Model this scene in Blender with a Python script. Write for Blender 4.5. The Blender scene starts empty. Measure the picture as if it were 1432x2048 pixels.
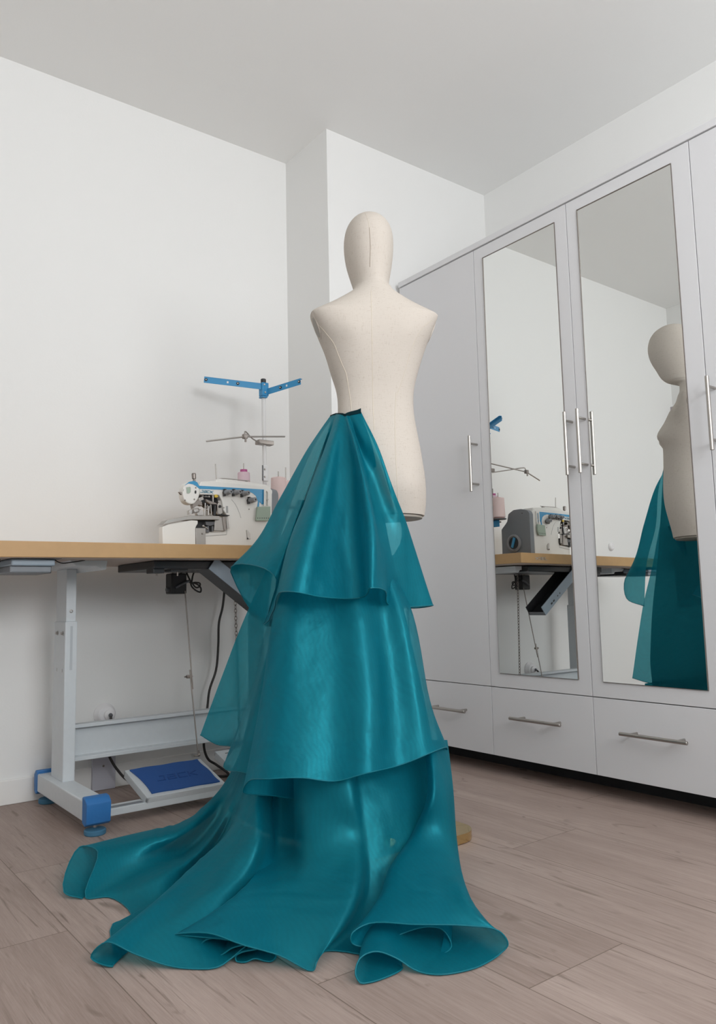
import bpy, bmesh, math, random
import numpy as np
from mathutils import Vector, Matrix, noise
from mathutils.bvhtree import BVHTree

# ------------------------------------------------------------------ camera, world, light, exposure
SC = bpy.context.scene
COL = SC.collection
FPX, YAW, PITCH, ROLL, CAMH = 1547.33, 0.651567, 0.112378, -0.02299, 0.68
W_PX, H_PX = 1432, 2048
_f = np.array([math.sin(YAW)*math.cos(PITCH), math.cos(YAW)*math.cos(PITCH), math.sin(PITCH)])
_r = np.array([math.cos(YAW), -math.sin(YAW), 0.0]); _u = np.cross(_r, _f)
_c, _s = math.cos(ROLL), math.sin(ROLL)
RIGHT, UP, FWD = _c*_r + _s*_u, -_s*_r + _c*_u, _f
cam_data = bpy.data.cameras.new('camera'); cam = bpy.data.objects.new('camera', cam_data); COL.objects.link(cam)
cam_data.sensor_fit = 'VERTICAL'; cam_data.sensor_height = 36.0; cam_data.sensor_width = 36.0*W_PX/H_PX
cam_data.lens = 36.0*FPX/H_PX; cam_data.clip_start = 0.02; cam_data.clip_end = 100
cam.matrix_world = Matrix(((RIGHT[0], UP[0], -FWD[0], 0), (RIGHT[1], UP[1], -FWD[1], 0), (RIGHT[2], UP[2], -FWD[2], CAMH), (0, 0, 0, 1)))
SC.camera = cam
SC.view_settings.view_transform = 'Standard'; SC.view_settings.look = 'None'
SC.view_settings.gamma = 1.0; SC.view_settings.use_curve_mapping = False
SC.view_settings.exposure = -0.13
try:
    SC.cycles.max_bounces = 14; SC.cycles.diffuse_bounces = 8; SC.cycles.transparent_max_bounces = 24
    SC.cycles.use_denoising = True; SC.cycles.sample_clamp_indirect = 6.0
except Exception:
    pass
world = bpy.data.worlds.new('world'); SC.world = world; world.use_nodes = True
bg = world.node_tree.nodes['Background']; bg.inputs[0].default_value = (0.86, 0.93, 1.0, 1); bg.inputs[1].default_value = 1.0
def area(name, loc, rot, sx, sy, power, color):
    l = bpy.data.lights.new(name, 'AREA'); l.shape = 'RECTANGLE'; l.size = sx; l.size_y = sy; l.energy = power; l.color = color
    o = bpy.data.objects.new(name, l); o.location = loc; o.rotation_euler = rot; COL.objects.link(o); return o
# daylight through the wide window behind the photographer
area('window_daylight', (0.95, -1.34, 1.85), (math.radians(113), 0, 0), 1.9, 1.1, 82, (0.97, 0.985, 1.0))

C0 = np.array([0, 0, CAMH]); FH = np.array([math.sin(YAW), math.cos(YAW), 0.0])
def ray(x, y): return RIGHT*((x-W_PX/2)/FPX) - UP*((y-H_PX/2)/FPX) + FWD
def at_y(x, y, Y): d = ray(x, y); return C0 + d*(Y/d[1])
def at_x(x, y, X): d = ray(x, y); return C0 + d*(X/d[0])
def at_z(x, y, z): d = ray(x, y); return C0 + d*((z-CAMH)/d[2])
def at_d(x, y, D): d = ray(x, y); return C0 + d*(D/d.dot(FH))

# ------------------------------------------------------------------ materials
def mat(name, color, rough=0.5, metal=0.0, spec=0.5, coat=0.0, noise=None, bump=None):
    m = bpy.data.materials.new(name); m.use_nodes = True; nt = m.node_tree; b = nt.nodes['Principled BSDF']
    b.inputs['Base Color'].default_value = (*color, 1); b.inputs['Roughness'].default_value = rough
    b.inputs['Metallic'].default_value = metal; b.inputs['Specular IOR Level'].default_value = spec
    b.inputs['Coat Weight'].default_value = coat
    if noise or bump:
        tc = nt.nodes.new('ShaderNodeTexCoord')
    if noise:
        scale, amt = noise
        n = nt.nodes.new('ShaderNodeTexNoise'); n.inputs['Scale'].default_value = scale; n.inputs['Detail'].default_value = 5
        nt.links.new(tc.outputs['Object'], n.inputs['Vector'])
        mx = nt.nodes.new('ShaderNodeMix'); mx.data_type = 'RGBA'
        mx.inputs['A'].default_value = (*[c*(1-amt) for c in color], 1); mx.inputs['B'].default_value = (*[min(1, c*(1+amt)) for c in color], 1)
        nt.links.new(n.outputs['Fac'], mx.inputs['Factor']); nt.links.new(mx.outputs['Result'], b.inputs['Base Color'])
    if bump:
        scale, st = bump
        n = nt.nodes.new('ShaderNodeTexNoise'); n.inputs['Scale'].default_value = scale; n.inputs['Detail'].default_value = 4
        nt.links.new(tc.outputs['Object'], n.inputs['Vector'])
        bp = nt.nodes.new('ShaderNodeBump'); bp.inputs['Strength'].default_value = st; bp.inputs['Distance'].default_value = 0.002
        nt.links.new(n.outputs['Fac'], bp.inputs['Height']); nt.links.new(bp.outputs['Normal'], b.inputs['Normal'])
    return m
M = {}
M['wall'] = mat('wall_paint', (0.79, 0.79, 0.78), 0.9, spec=0.2, bump=(120, 0.12))
M['ceiling'] = mat('ceiling_paint', (0.84, 0.84, 0.83), 0.95, spec=0.1, bump=(90, 0.1))
M['skirting'] = mat('white_gloss_trim', (0.80, 0.79, 0.77), 0.5)
M['wardrobe'] = mat('pale_grey_laminate', (0.67, 0.67, 0.685), 0.55, spec=0.25, bump=(160, 0.05))
M['gap'] = mat('dark_gap', (0.03, 0.03, 0.032), 0.9)
M['mirror'] = mat('mirror_silver', (0.86, 0.875, 0.865), 0.008, metal=1.0)
M['steel'] = mat('brushed_steel', (0.42, 0.395, 0.37), 0.42, metal=1.0)
M['bright_steel'] = mat('bright_steel', (0.5, 0.48, 0.46), 0.38, metal=1.0)
M['worn_steel'] = mat('worn_dark_steel', (0.28, 0.25, 0.23), 0.4, metal=0.9)
M['table_edge'] = mat('beech_edge', (0.47, 0.285, 0.125), 0.5, noise=(30, 0.08))
M['under'] = mat('chipboard_underside', (0.52, 0.43, 0.37), 0.8, noise=(80, 0.1))
M['frame'] = mat('pale_grey_powder_coat', (0.60, 0.635, 0.66), 0.45, noise=(60, 0.04))
M['frame_dark'] = mat('grey_shadow_paint', (0.46, 0.49, 0.52), 0.5)
M['blue'] = mat('blue_plastic', (0.025, 0.16, 0.43), 0.5, bump=(150, 0.15))
M['foot_blue'] = mat('dull_blue_rubber', (0.05, 0.17, 0.28), 0.7)
M['mat_blue'] = mat('blue_rubber_mat', (0.018, 0.085, 0.30), 0.75, bump=(200, 0.3))
M['mat_mark'] = mat('blue_rubber_lettering', (0.014, 0.066, 0.245), 0.75)
M['black'] = mat('black_plastic', (0.02, 0.02, 0.022), 0.45)
M['dark_pan'] = mat('dark_oiled_pan', (0.022, 0.022, 0.025), 0.35)
M['dark_grey'] = mat('dark_grey_plastic', (0.12, 0.125, 0.135), 0.45)
M['mid_grey'] = mat('grey_plastic_casing', (0.20, 0.215, 0.235), 0.5)
M['knob_grey'] = mat('grey_knob_plastic', (0.25, 0.255, 0.265), 0.4)
M['drawer_grey'] = mat('blue_grey_plastic', (0.29, 0.35, 0.41), 0.4)
M['machine_white'] = mat('machine_enamel', (0.76, 0.745, 0.71), 0.28, coat=0.3)
M['machine_blue'] = mat('machine_blue_enamel', (0.035, 0.27, 0.50), 0.3, coat=0.3)
M['letter_blue'] = mat('teal_blue_lettering', (0.03, 0.22, 0.34), 0.5)
M['letter_grey'] = mat('grey_lettering', (0.38, 0.38, 0.38), 0.5)
M['arm_blue'] = mat('blue_painted_steel', (0.03, 0.26, 0.52), 0.38)
M['tube_white'] = mat('white_painted_tube', (0.74, 0.74, 0.74), 0.3)
M['sage'] = mat('sage_green_plastic', (0.33, 0.41, 0.335), 0.5)
M['yellow'] = mat('yellow_clip', (0.68, 0.48, 0.06), 0.5)
M['thread'] = mat('pale_pink_thread', (0.74, 0.58, 0.56), 0.85, bump=(400, 0.3))
M['thread_lilac'] = mat('lilac_pink_thread', (0.70, 0.54, 0.60), 0.85, bump=(400, 0.3))
M['magenta'] = mat('magenta_label', (0.45, 0.10, 0.27), 0.6)
M['coral'] = mat('coral_cone_tip', (0.65, 0.25, 0.20), 0.6)
M['cable'] = mat('black_cable_rubber', (0.035, 0.033, 0.032), 0.55)
M['socket'] = mat('white_socket_plastic', (0.80, 0.79, 0.80), 0.4)
M['plate_grey'] = mat('lilac_grey_cover', (0.50, 0.50, 0.56), 0.5)
M['panel_grey'] = mat('mauve_grey_panel', (0.40, 0.36, 0.38), 0.6)
M['brass'] = mat('polished_brass', (0.72, 0.55, 0.27), 0.2, metal=1.0)
M['seam'] = mat('seam_thread', (0.60, 0.54, 0.45), 0.9)
M['seam_dark'] = mat('dark_seam_thread', (0.30, 0.25, 0.20), 0.9)
M['cap'] = mat('grey_wood_cap', (0.34, 0.31, 0.27), 0.6)
M['band'] = mat('dark_teal_tape', (0.004, 0.025, 0.032), 0.8, spec=0.08)
M['glass'] = mat('clear_window_frame', (0.8, 0.8, 0.8), 0.3)

def linen():
    m = bpy.data.materials.new('natural_linen'); m.use_nodes = True; nt = m.node_tree; b = nt.nodes['Principled BSDF']
    L = nt.links; tc = nt.nodes.new('ShaderNodeTexCoord')
    def streak(sc, seed):
        mp = nt.nodes.new('ShaderNodeMapping'); mp.inputs['Scale'].default_value = sc; mp.inputs['Location'].default_value = (seed, seed, seed)
        n = nt.nodes.new('ShaderNodeTexNoise'); n.inputs['Scale'].default_value = 1; n.inputs['Detail'].default_value = 3
        L.new(tc.outputs['Object'], mp.inputs['Vector']); L.new(mp.outputs['Vector'], n.inputs['Vector']); return n
    a = streak((60, 60, 700), 0.0); v = streak((500, 500, 45), 3.1)
    ad = nt.nodes.new('ShaderNodeMath'); ad.operation = 'ADD'; L.new(a.outputs['Fac'], ad.inputs[0]); L.new(v.outputs['Fac'], ad.inputs[1])
    r = nt.nodes.new('ShaderNodeValToRGB'); e = r.color_ramp.elements
    e[0].position = 0.58; e[0].color = (0.45, 0.39, 0.335, 1); e[1].position = 0.80; e[1].color = (0.565, 0.515, 0.462, 1)
    sc = nt.nodes.new('ShaderNodeMath'); sc.operation = 'MULTIPLY'; sc.inputs[1].default_value = 0.9
    L.new(ad.outputs[0], sc.inputs[0]); L.new(sc.outputs[0], r.inputs['Fac']); L.new(r.outputs['Color'], b.inputs['Base Color'])
    b.inputs['Roughness'].default_value = 0.95; b.inputs['Specular IOR Level'].default_value = 0.1
    bp = nt.nodes.new('ShaderNodeBump'); bp.inputs['Strength'].default_value = 0.15; bp.inputs['Distance'].default_value = 0.001
    L.new(ad.outputs[0], bp.inputs['Height']); L.new(bp.outputs['Normal'], b.inputs['Normal'])
    return m
M['linen'] = linen()

def laminate():
    m = bpy.data.materials.new('greige_oak_laminate'); m.use_nodes = True; nt = m.node_tree; b = nt.nodes['Principled BSDF']; L = nt.links; N = nt.nodes.new
    def math_(op, a, c=None, d=None):
        n = N('ShaderNodeMath'); n.operation = op
        for i, v in enumerate((a, c, d)):
            if v is None: continue
            if isinstance(v, (int, float)): n.inputs[i].default_value = v
            else: L.new(v, n.inputs[i])
        return n.outputs[0]
    tc = N('ShaderNodeTexCoord'); sp = N('ShaderNodeSeparateXYZ'); L.new(tc.outputs['Object'], sp.inputs[0])
    u = math_('DIVIDE', math_('SUBTRACT', sp.outputs['X'], 0.54), 0.275)
    ci = math_('FLOOR', u); fu = math_('FRACT', u)
    off = None                           # where the end joints of each row of planks fall
    for k, o_ in ((-4, 0.6), (-3, 1.1), (-2, 0.1), (-1, 0.37), (0, 0.82), (1, 1.22), (2, 0.97), (3, 0.75), (4, 0.115), (5, 0.92), (6, 0.3), (7, 0.7)):
        c_ = math_('MULTIPLY', math_('COMPARE', ci, float(k), 0.1), o_); off = c_ if off is None else math_('ADD', off, c_)
    v = math_('DIVIDE', math_('SUBTRACT', sp.outputs['Y'], off), 1.38)
    ri = math_('FLOOR', v); fv = math_('FRACT', v)
    du = math_('MULTIPLY', math_('MINIMUM', fu, math_('SUBTRACT', 1.0, fu)), 0.275)
    dv = math_('MULTIPLY', math_('MINIMUM', fv, math_('SUBTRACT', 1.0, fv)), 1.38)
    groove = math_('LESS_THAN', math_('MINIMUM', du, dv), 0.0011)
    cmb = N('ShaderNodeCombineXYZ'); L.new(ci, cmb.inputs[0]); L.new(ri, cmb.inputs[1])
    wn = N('ShaderNodeTexWhiteNoise'); wn.noise_dimensions = '2D'; L.new(cmb.outputs[0], wn.inputs['Vector'])
    # grain coordinates: stretched along the plank, shifted per plank
    sh = math_('MULTIPLY', wn.outputs['Value'], 37.0)
    gx = math_('ADD', math_('MULTIPLY', sp.outputs['X'], 1.0), sh); gy = math_('ADD', sp.outputs['Y'], sh)
    def grain(sx, sy, detail, dist=0.0, rough=0.6):
        c = N('ShaderNodeCombineXYZ'); L.new(math_('MULTIPLY', gx, sx), c.inputs[0]); L.new(math_('MULTIPLY', gy, sy), c.inputs[1])
        n = N('ShaderNodeTexNoise'); n.inputs['Scale'].default_value = 1; n.inputs['Detail'].default_value = detail
        n.inputs['Distortion'].default_value = dist; n.inputs['Roughness'].default_value = rough
        L.new(c.outputs[0], n.inputs['Vector']); return n.outputs['Fac']
    broad = grain(9, 1.1, 4, 0.6); fine = grain(150, 4, 5, 0.3, 0.7); pore = grain(520, 16, 3, 0.0, 0.7); crack = grain(46, 2.2, 5, 1.8, 0.55); knot = grain(16, 6.0, 2, 0.8)
    tint = N('ShaderNodeMix'); tint.data_type = 'RGBA'
    tint.inputs['A'].default_value = (0.235, 0.172, 0.146, 1); tint.inputs['B'].default_value = (0.455, 0.362, 0.322, 1)
    f1 = math_('ADD', math_('MULTIPLY', broad, 1.0), math_('ADD', math_('ADD', math_('MULTIPLY', fine, 0.75), math_('MULTIPLY', pore, 0.7)), math_('MULTIPLY_ADD', wn.outputs['Value'], 0.22, -0.86)))
    L.new(f1, tint.inputs['Factor'])
    def ramp(x, a, c):
        mr = N('ShaderNodeMapRange'); mr.inputs['From Min'].default_value = a; mr.inputs['From Max'].default_value = c; L.new(x, mr.inputs['Value']); return mr.outputs['Result']
    ck = math_('MULTIPLY', ramp(crack, 0.575, 0.66), ramp(broad, 0.36, 0.56))
    kn = ramp(knot, 0.66, 0.74)
    dk = math_('MINIMUM', math_('ADD', math_('MULTIPLY', ck, 0.5), math_('MULTIPLY', kn, 0.5)), 0.8)
    m2 = N('ShaderNodeMix'); m2.data_type = 'RGBA'; m2.inputs['B'].default_value = (0.11, 0.078, 0.058, 1)
    L.new(tint.outputs['Result'], m2.inputs['A']); L.new(dk, m2.inputs['Factor'])
    m3 = N('ShaderNodeMix'); m3.data_type = 'RGBA'; m3.inputs['B'].default_value = (0.12, 0.085, 0.065, 1)
    L.new(m2.outputs['Result'], m3.inputs['A']); L.new(math_('MULTIPLY', groove, 0.75), m3.inputs['Factor'])
    L.new(m3.outputs['Result'], b.inputs['Base Color'])
    b.inputs['Roughness'].default_value = 0.55; b.inputs['Specular IOR Level'].default_value = 0.3
    bp = N('ShaderNodeBump'); bp.inputs['Strength'].default_value = 0.25; bp.inputs['Distance'].default_value = 0.002
    L.new(math_('SUBTRACT', math_('MULTIPLY', fine, 0.3), math_('ADD', groove, math_('MULTIPLY', ck, 0.4))), bp.inputs['Height']); L.new(bp.outputs['Normal'], b.inputs['Normal'])
    return m
M['floor'] = laminate()

def organza(name, color, fac, transl=0.25, gloss=0.19, moire=0.29):
    """sheer woven fabric: part of the light passes straight through, the rest is tinted, scattered and glossy"""
    m = bpy.data.materials.new(name); m.use_nodes = True; nt = m.node_tree; L = nt.links; N = nt.nodes.new
    b = nt.nodes['Principled BSDF']; out = nt.nodes['Material Output']
    b.inputs['Base Color'].default_value = (*color, 1); b.inputs['Roughness'].default_value = 0.5
    b.inputs['Specular IOR Level'].default_value = 0.2; b.inputs['Sheen Weight'].default_value = 0.08
    b.inputs['Sheen Roughness'].default_value = 0.35; b.inputs['Sheen Tint'].default_value = (0.25, 0.8, 0.9, 1)
    gl = N('ShaderNodeBsdfGlossy'); gl.inputs['Color'].default_value = (0.02, 0.50, 0.60, 1); gl.inputs['Roughness'].default_value = 0.40
    gm = N('ShaderNodeMixShader'); gm.inputs[0].default_value = gloss; L.new(b.outputs[0], gm.inputs[1]); L.new(gl.outputs[0], gm.inputs[2])
    tr = N('ShaderNodeBsdfTranslucent'); tr.inputs['Color'].default_value = (*[min(1, c*1.5) for c in color], 1)
    mx = N('ShaderNodeMixShader'); mx.inputs[0].default_value = transl; L.new(gm.outputs[0], mx.inputs[1]); L.new(tr.outputs[0], mx.inputs[2])
    tp = N('ShaderNodeBsdfTransparent'); tp.inputs['Color'].default_value = (0.26, 0.76, 0.83, 1)
    # threads close up at grazing angles
    lw = N('ShaderNodeLayerWeight'); lw.inputs['Blend'].default_value = 0.2
    mr = N('ShaderNodeMapRange'); mr.inputs['To Min'].default_value = fac; mr.inputs['To Max'].default_value = 0.92; L.new(lw.outputs['Facing'], mr.inputs['Value'])
    m2 = N('ShaderNodeMixShader'); L.new(mr.outputs['Result'], m2.inputs[0]); L.new(tp.outputs[0], m2.inputs[1]); L.new(mx.outputs[0], m2.inputs[2])
    L.new(m2.outputs[0], out.inputs['Surface'])
    # crisp crinkle, weave and the watery moire of two sheer layers
    tc = N('ShaderNodeTexCoord')
    def noise_(sc, det, rough=0.5):
        n = N('ShaderNodeTexNoise'); n.inputs['Scale'].default_value = sc; n.inputs['Detail'].default_value = det; n.inputs['Roughness'].default_value = rough
        L.new(tc.outputs['Object'], n.inputs['Vector']); return n.outputs['Fac']
    def mad(a, k, c=None):
        n = N('ShaderNodeMath'); n.operation = 'MULTIPLY_ADD'; L.new(a, n.inputs[0]); n.inputs[1].default_value = k
        if c is None: n.inputs[2].default_value = 0
        else: L.new(c, n.inputs[2])
        return n.outputs[0]
    wv = N('ShaderNodeTexWave'); wv.inputs['Scale'].default_value = 30; wv.inputs['Distortion'].default_value = 30; wv.inputs['Detail'].default_value = 2.0
    wv.inputs['Detail Scale'].default_value = 0.22; L.new(tc.outputs['Object'], wv.inputs['Vector'])
    h = mad(noise_(9, 2), 1.5, mad(noise_(38, 3, 0.6), 0.22, mad(noise_(750, 2), 0.035)))
    bp = N('ShaderNodeBump'); bp.inputs['Strength'].default_value = 0.5; bp.inputs['Distance'].default_value = 0.012
    L.new(h, bp.inputs['Height']); L.new(bp.outputs['Normal'], b.inputs['Normal']); L.new(bp.outputs['Normal'], gl.inputs['Normal'])
    g1 = N('ShaderNodeMapRange'); g1.inputs['To Min'].default_value = gloss*(1-moire); g1.inputs['To Max'].default_value = gloss*(1+moire)
    L.new(mad(wv.outputs['Fac'], 0.55, mad(noise_(520, 2), 0.45)), g1.inputs['Value']); L.new(g1.outputs['Result'], gm.inputs[0])
    return m
TEAL = (0.0, 0.178, 0.250)
M['organza'] = organza('teal_organza', TEAL, 0.67)
M['lining'] = organza('teal_organza_double', (0.0, 0.10, 0.14), 0.88, 0.28, 0.24, 0.05)
M['hem'] = mat('teal_rolled_hem', (0.0, 0.15, 0.20), 0.5, spec=0.3)

# ------------------------------------------------------------------ mesh helpers
def new_bm(): return bmesh.new()
def add_box(bm, lo, hi, bevel=0.0, mtx=None, seg=2):
    r = bmesh.ops.create_cube(bm, size=1.0); vs = r['verts']
    lo, hi = Vector(lo), Vector(hi); c = (lo+hi)/2; s = hi-lo
    for v in vs: v.co = Vector((v.co.x*s.x, v.co.y*s.y, v.co.z*s.z)) + c
    if bevel > 0:
        es = list({e for v in vs for e in v.link_edges})
        g = bmesh.ops.bevel(bm, geom=es, offset=bevel, segments=seg, affect='EDGES', profile=0.5)
        vs = list({v for f in g['faces'] for v in f.verts} | {v for v in vs if v.is_valid})
    if mtx is not None:
        for v in vs: v.co = mtx @ v.co
    return vs
def frame_of(d):
    d = Vector(d).normalized(); a = Vector((0, 0, 1)) if abs(d.z) < 0.9 else Vector((1, 0, 0))
    x = d.cross(a).normalized(); return x, d.cross(x).normalized(), d
def add_lathe(bm, p, d, prof, seg=24, caps=True):
    """prof: list of (radius, distance along d)"""
    x, y, d = frame_of(d); p = Vector(p); rings = []; seg = seg if seg == 6 else max(seg, 24)
    for r, h in prof:
        rings.append([bm.verts.new(p + d*h + (x*math.cos(2*math.pi*k/seg) + y*math.sin(2*math.pi*k/seg))*max(r, 1e-5)) for k in range(seg)])
    for a, b in zip(rings[:-1], rings[1:]):
        for k in range(seg): bm.faces.new((a[k], a[(k+1) % seg], b[(k+1) % seg], b[k]))
    if caps:
        bm.faces.new(list(reversed(rings[0]))); bm.faces.new(rings[-1])
def add_cyl(bm, a, b, r, seg=20, r2=None):
    a, b = Vector(a), Vector(b); add_lathe(bm, a, b-a, [(r, 0), (r if r2 is None else r2, (b-a).length)], seg)
def add_tube(bm, pts, r, seg=10, closed=False):
    if seg > 5: seg = max(seg, 20)
    pts = [Vector(p) for p in pts]; n = len(pts); rings = []; prev = None
    for i, p in enumerate(pts):
        if closed: t = pts[(i+1) % n] - pts[i-1]
        else: t = pts[min(i+1, n-1)] - pts[max(i-1, 0)]
        t = t.normalized() if t.length > 1e-9 else Vector((0, 0, 1))
        if prev is None: x = frame_of(t)[0]
        else:
            x = prev - t*prev.dot(t); x = x.normalized() if x.length > 1e-6 else frame_of(t)[0]
        prev = x; y = t.cross(x)
        rings.append([bm.verts.new(p + (x*math.cos(2*math.pi*k/seg) + y*math.sin(2*math.pi*k/seg))*r) for k in range(seg)])
    m = n if closed else n-1
    for i in range(m):
        a, b = rings[i], rings[(i+1) % n]
        for k in range(seg): bm.faces.new((a[k], a[(k+1) % seg], b[(k+1) % seg], b[k]))
    if not closed:
        bm.faces.new(list(reversed(rings[0]))); bm.faces.new(rings[-1])
def add_prism(bm, pts, vec, bevel=0.0):
    """polygon pts (3D) extruded by vec"""
    vec = Vector(vec); a = [bm.verts.new(Vector(p)) for p in pts]; b = [bm.verts.new(Vector(p)+vec) for p in pts]; n = len(a)
    fs = [bm.faces.new(a), bm.faces.new(list(reversed(b)))]
    for i in range(n): fs.append(bm.faces.new((a[i], b[i], b[(i+1) % n], a[(i+1) % n])))
    bmesh.ops.recalc_face_normals(bm, faces=fs)
    if bevel > 0:
        es = list({e for v in a for e in v.link_edges})
        bmesh.ops.bevel(bm, geom=es, offset=bevel, segments=2, affect='EDGES', profile=0.5)
def crs(P, m):
    """centripetal Catmull-Rom through points P (n,3), m samples per segment"""
    P = np.asarray(P, float); n = len(P)
    Q = np.vstack([2*P[0]-P[1], P, 2*P[-1]-P[-2]]); out = []
    for i in range(n-1):
        p0, p1, p2, p3 = Q[i], Q[i+1], Q[i+2], Q[i+3]
        d = [max(np.linalg.norm(b-a), 1e-6)**0.5 for a, b in ((p0, p1), (p1, p2), (p2, p3))]
        m1 = (p1-p0)/d[0] - (p2-p0)/(d[0]+d[1]) + (p2-p1)/d[1]; m2 = (p2-p1)/d[1] - (p3-p1)/(d[1]+d[2]) + (p3-p2)/d[2]
        m1 = m1*d[1]; m2 = m2*d[1]
        for k in range(m):
            t = k/m; t2, t3 = t*t, t*t*t
            out.append((2*t3-3*t2+1)*p1 + (t3-2*t2+t)*m1 + (-2*t3+3*t2)*p2 + (t3-t2)*m2)
    out.append(P[-1]); return np.array(out)
def obj(name, bm, material, parent=None, smooth=20):
    """link bm (built in room coordinates) as ONE mesh object; children are stored relative to their thing's base"""
    me = bpy.data.meshes.new(name)
    o = bpy.data.objects.new(name, me); COL.objects.link(o)
    off = Vector((0, 0, 0))
    if parent is not None:
        root = parent
        while root.parent is not None: root = root.parent
        off = Vector(root.location); o.parent = parent
        if parent is not root: pass
    else:
        vs = [v.co for v in bm.verts]
        off = Vector(((min(v.x for v in vs)+max(v.x for v in vs))/2, (min(v.y for v in vs)+max(v.y for v in vs))/2, min(v.z for v in vs)))
        o.location = off
    for v in bm.verts: v.co -= off
    bm.to_mesh(me); bm.free()
    for m in (material if isinstance(material, (list, tuple)) else [material]): me.materials.append(m)
    if smooth:
        for p in me.polygons: p.use_smooth = True
        try: me.set_sharp_from_angle(angle=math.radians(smooth))
        except Exception: pass
    return o
def thing(name, label, cat, loc, group=None):
    o = bpy.data.objects.new(name, None); o.empty_display_size = 0.05; COL.objects.link(o); o.location = loc
    o['label'] = label; o['category'] = cat
    if group: o['group'] = group
    return o
def tag(o, label, cat, group=None):
    o['label'] = label; o['category'] = cat
    if group: o['group'] = group
    return o
def struct(name, bm, m, smooth=0):
    o = obj(name, bm, m, None, smooth); o['kind'] = 'structure'; return o
def boxo(name, lo, hi, m, parent, bevel=0.0):
    bm = new_bm(); add_box(bm, lo, hi, bevel); return obj(name, bm, m, parent)
def screws(parent, spots, d, r=0.004, m='worn_steel', name='screw'):
    for p in spots:
        bm = new_bm(); add_lathe(bm, p, d, [(r, 0), (r, 0.0015), (r*0.7, 0.0025)], 12); obj(name, bm, M[m], parent)
LETTERS = {'J': [[(0.45, 1), (1, 1), (0.9, 0.0), (0.0, 0.0)]], 'A': [[(0.1, 1), (1, 1), (1, 0), (0, 0), (0, 0.5), (1, 0.5)]],
           'C': [[(1, 1), (0, 1), (0, 0), (1, 0)]], 'K': [[(0, 0), (0, 1)], [(1, 1), (0.12, 0.5), (1, 0)]]}
def lettering(name, text, origin, ux, uy, h, w, gap, parent, m, depth=0.0006, stroke=0.2, shear=0.18):
    """blocky slanted capitals laid on a surface spanned by ux, uy"""
    bm = new_bm(); ux, uy = Vector(ux).normalized(), Vector(uy).normalized(); n = ux.cross(uy); o = Vector(origin)
    for i, ch in enumerate(text):
        for path in LETTERS[ch]:
            for (x0, y0), (x1, y1) in zip(path[:-1], path[1:]):
                a = o + ux*(i*(w+gap) + x0*w + y0*h*shear) + uy*(y0*h); b = o + ux*(i*(w+gap) + x1*w + y1*h*shear) + uy*(y1*h)
                d = (b-a).normalized(); s = n.cross(d)*(stroke*h/2); a = a - d*(stroke*h/2); b = b + d*(stroke*h/2)
                vs = [a-s, b-s, b+s, a+s]; add_prism(bm, vs, n*depth)
    return obj(name, bm, M[m], parent, 0)

# ------------------------------------------------------------------ the room
XW, YB, ZC = 2.25, 2.965, 2.76          # wardrobe front, back wall, ceiling
XL, XR, YF, BX, BY = -0.641, 2.876, -1.45, 1.874, 2.625
bm = new_bm(); add_box(bm, (XL-0.1, YF-0.1, -0.08), (XR+0.1, YB+0.1, 0)); fl = struct('floor', bm, M['floor']); fl.data.transform(Matrix.Translation(fl.location)); fl.location = (0, 0, 0)
bm = new_bm(); add_box(bm, (XL-0.1, YF-0.1, ZC), (XR+0.1, YB+0.1, ZC+0.08)); struct('ceiling', bm, M['ceiling'])
bm = new_bm(); add_box(bm, (XL-0.1, YB, 0), (XR+0.1, YB+0.1, ZC)); struct('wall_back', bm, M['wall'])
bm = new_bm(); add_box(bm, (BX, BY, 0), (XR, YB, ZC)); struct('wall_corner', bm, M['wall'])
bm = new_bm(); add_box(bm, (XR, YF-0.1, 0), (XR+0.1, YB, ZC)); struct('wall_right', bm, M['wall'])
bm = new_bm(); add_box(bm, (XL-0.1, YF-0.1, 0), (XL, YB, ZC)); struct('wall_left', bm, M['wall'])
WINS = [(0.95, 1.9)]                     # window centre and width in the wall behind the camera
bm = new_bm()
xs = [XL] + sorted([c-w/2 for c, w in WINS] + [c+w/2 for c, w in WINS]) + [XR]
add_box(bm, (XL, YF-0.1, 0), (XR, YF, 1.25)); add_box(bm, (XL, YF-0.1, 2.45), (XR, YF, ZC))
for k in (0, 2): add_box(bm, (xs[k], YF-0.1, 1.25), (xs[k+1], YF, 2.45))
struct('wall_front', bm, M['wall'])
for i, (c, w) in enumerate(WINS):
    bm = new_bm(); x0, x1 = c-w/2, c+w/2
    for lo, hi in (((x0, 1.25), (x1, 1.30)), ((x0, 2.40), (x1, 2.45)), ((x0, 1.30), (x0+0.05, 2.40)), ((x1-0.05, 1.30), (x1, 2.40)), ((c-0.03, 1.30), (c+0.03, 2.40))):
        add_box(bm, (lo[0], YF-0.08, lo[1]), (hi[0], YF-0.03, hi[1]))
    struct('window_%d' % (i+1), bm, M['skirting'])
def skirting(name, lo, hi, n):
    bm = new_bm(); add_box(bm, lo, hi, 0.003); return struct(name, bm, M['skirting'])
skirting('baseboard_back', (XL+0.013, YB-0.012, 0), (BX-0.013, YB, 0.084), None)
skirting('baseboard_left', (XL, YF, 0), (XL+0.012, YB, 0.084), None)
skirting('baseboard_corner', (BX-0.012, BY-0.012, 0), (BX, YB, 0.084), None)

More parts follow.
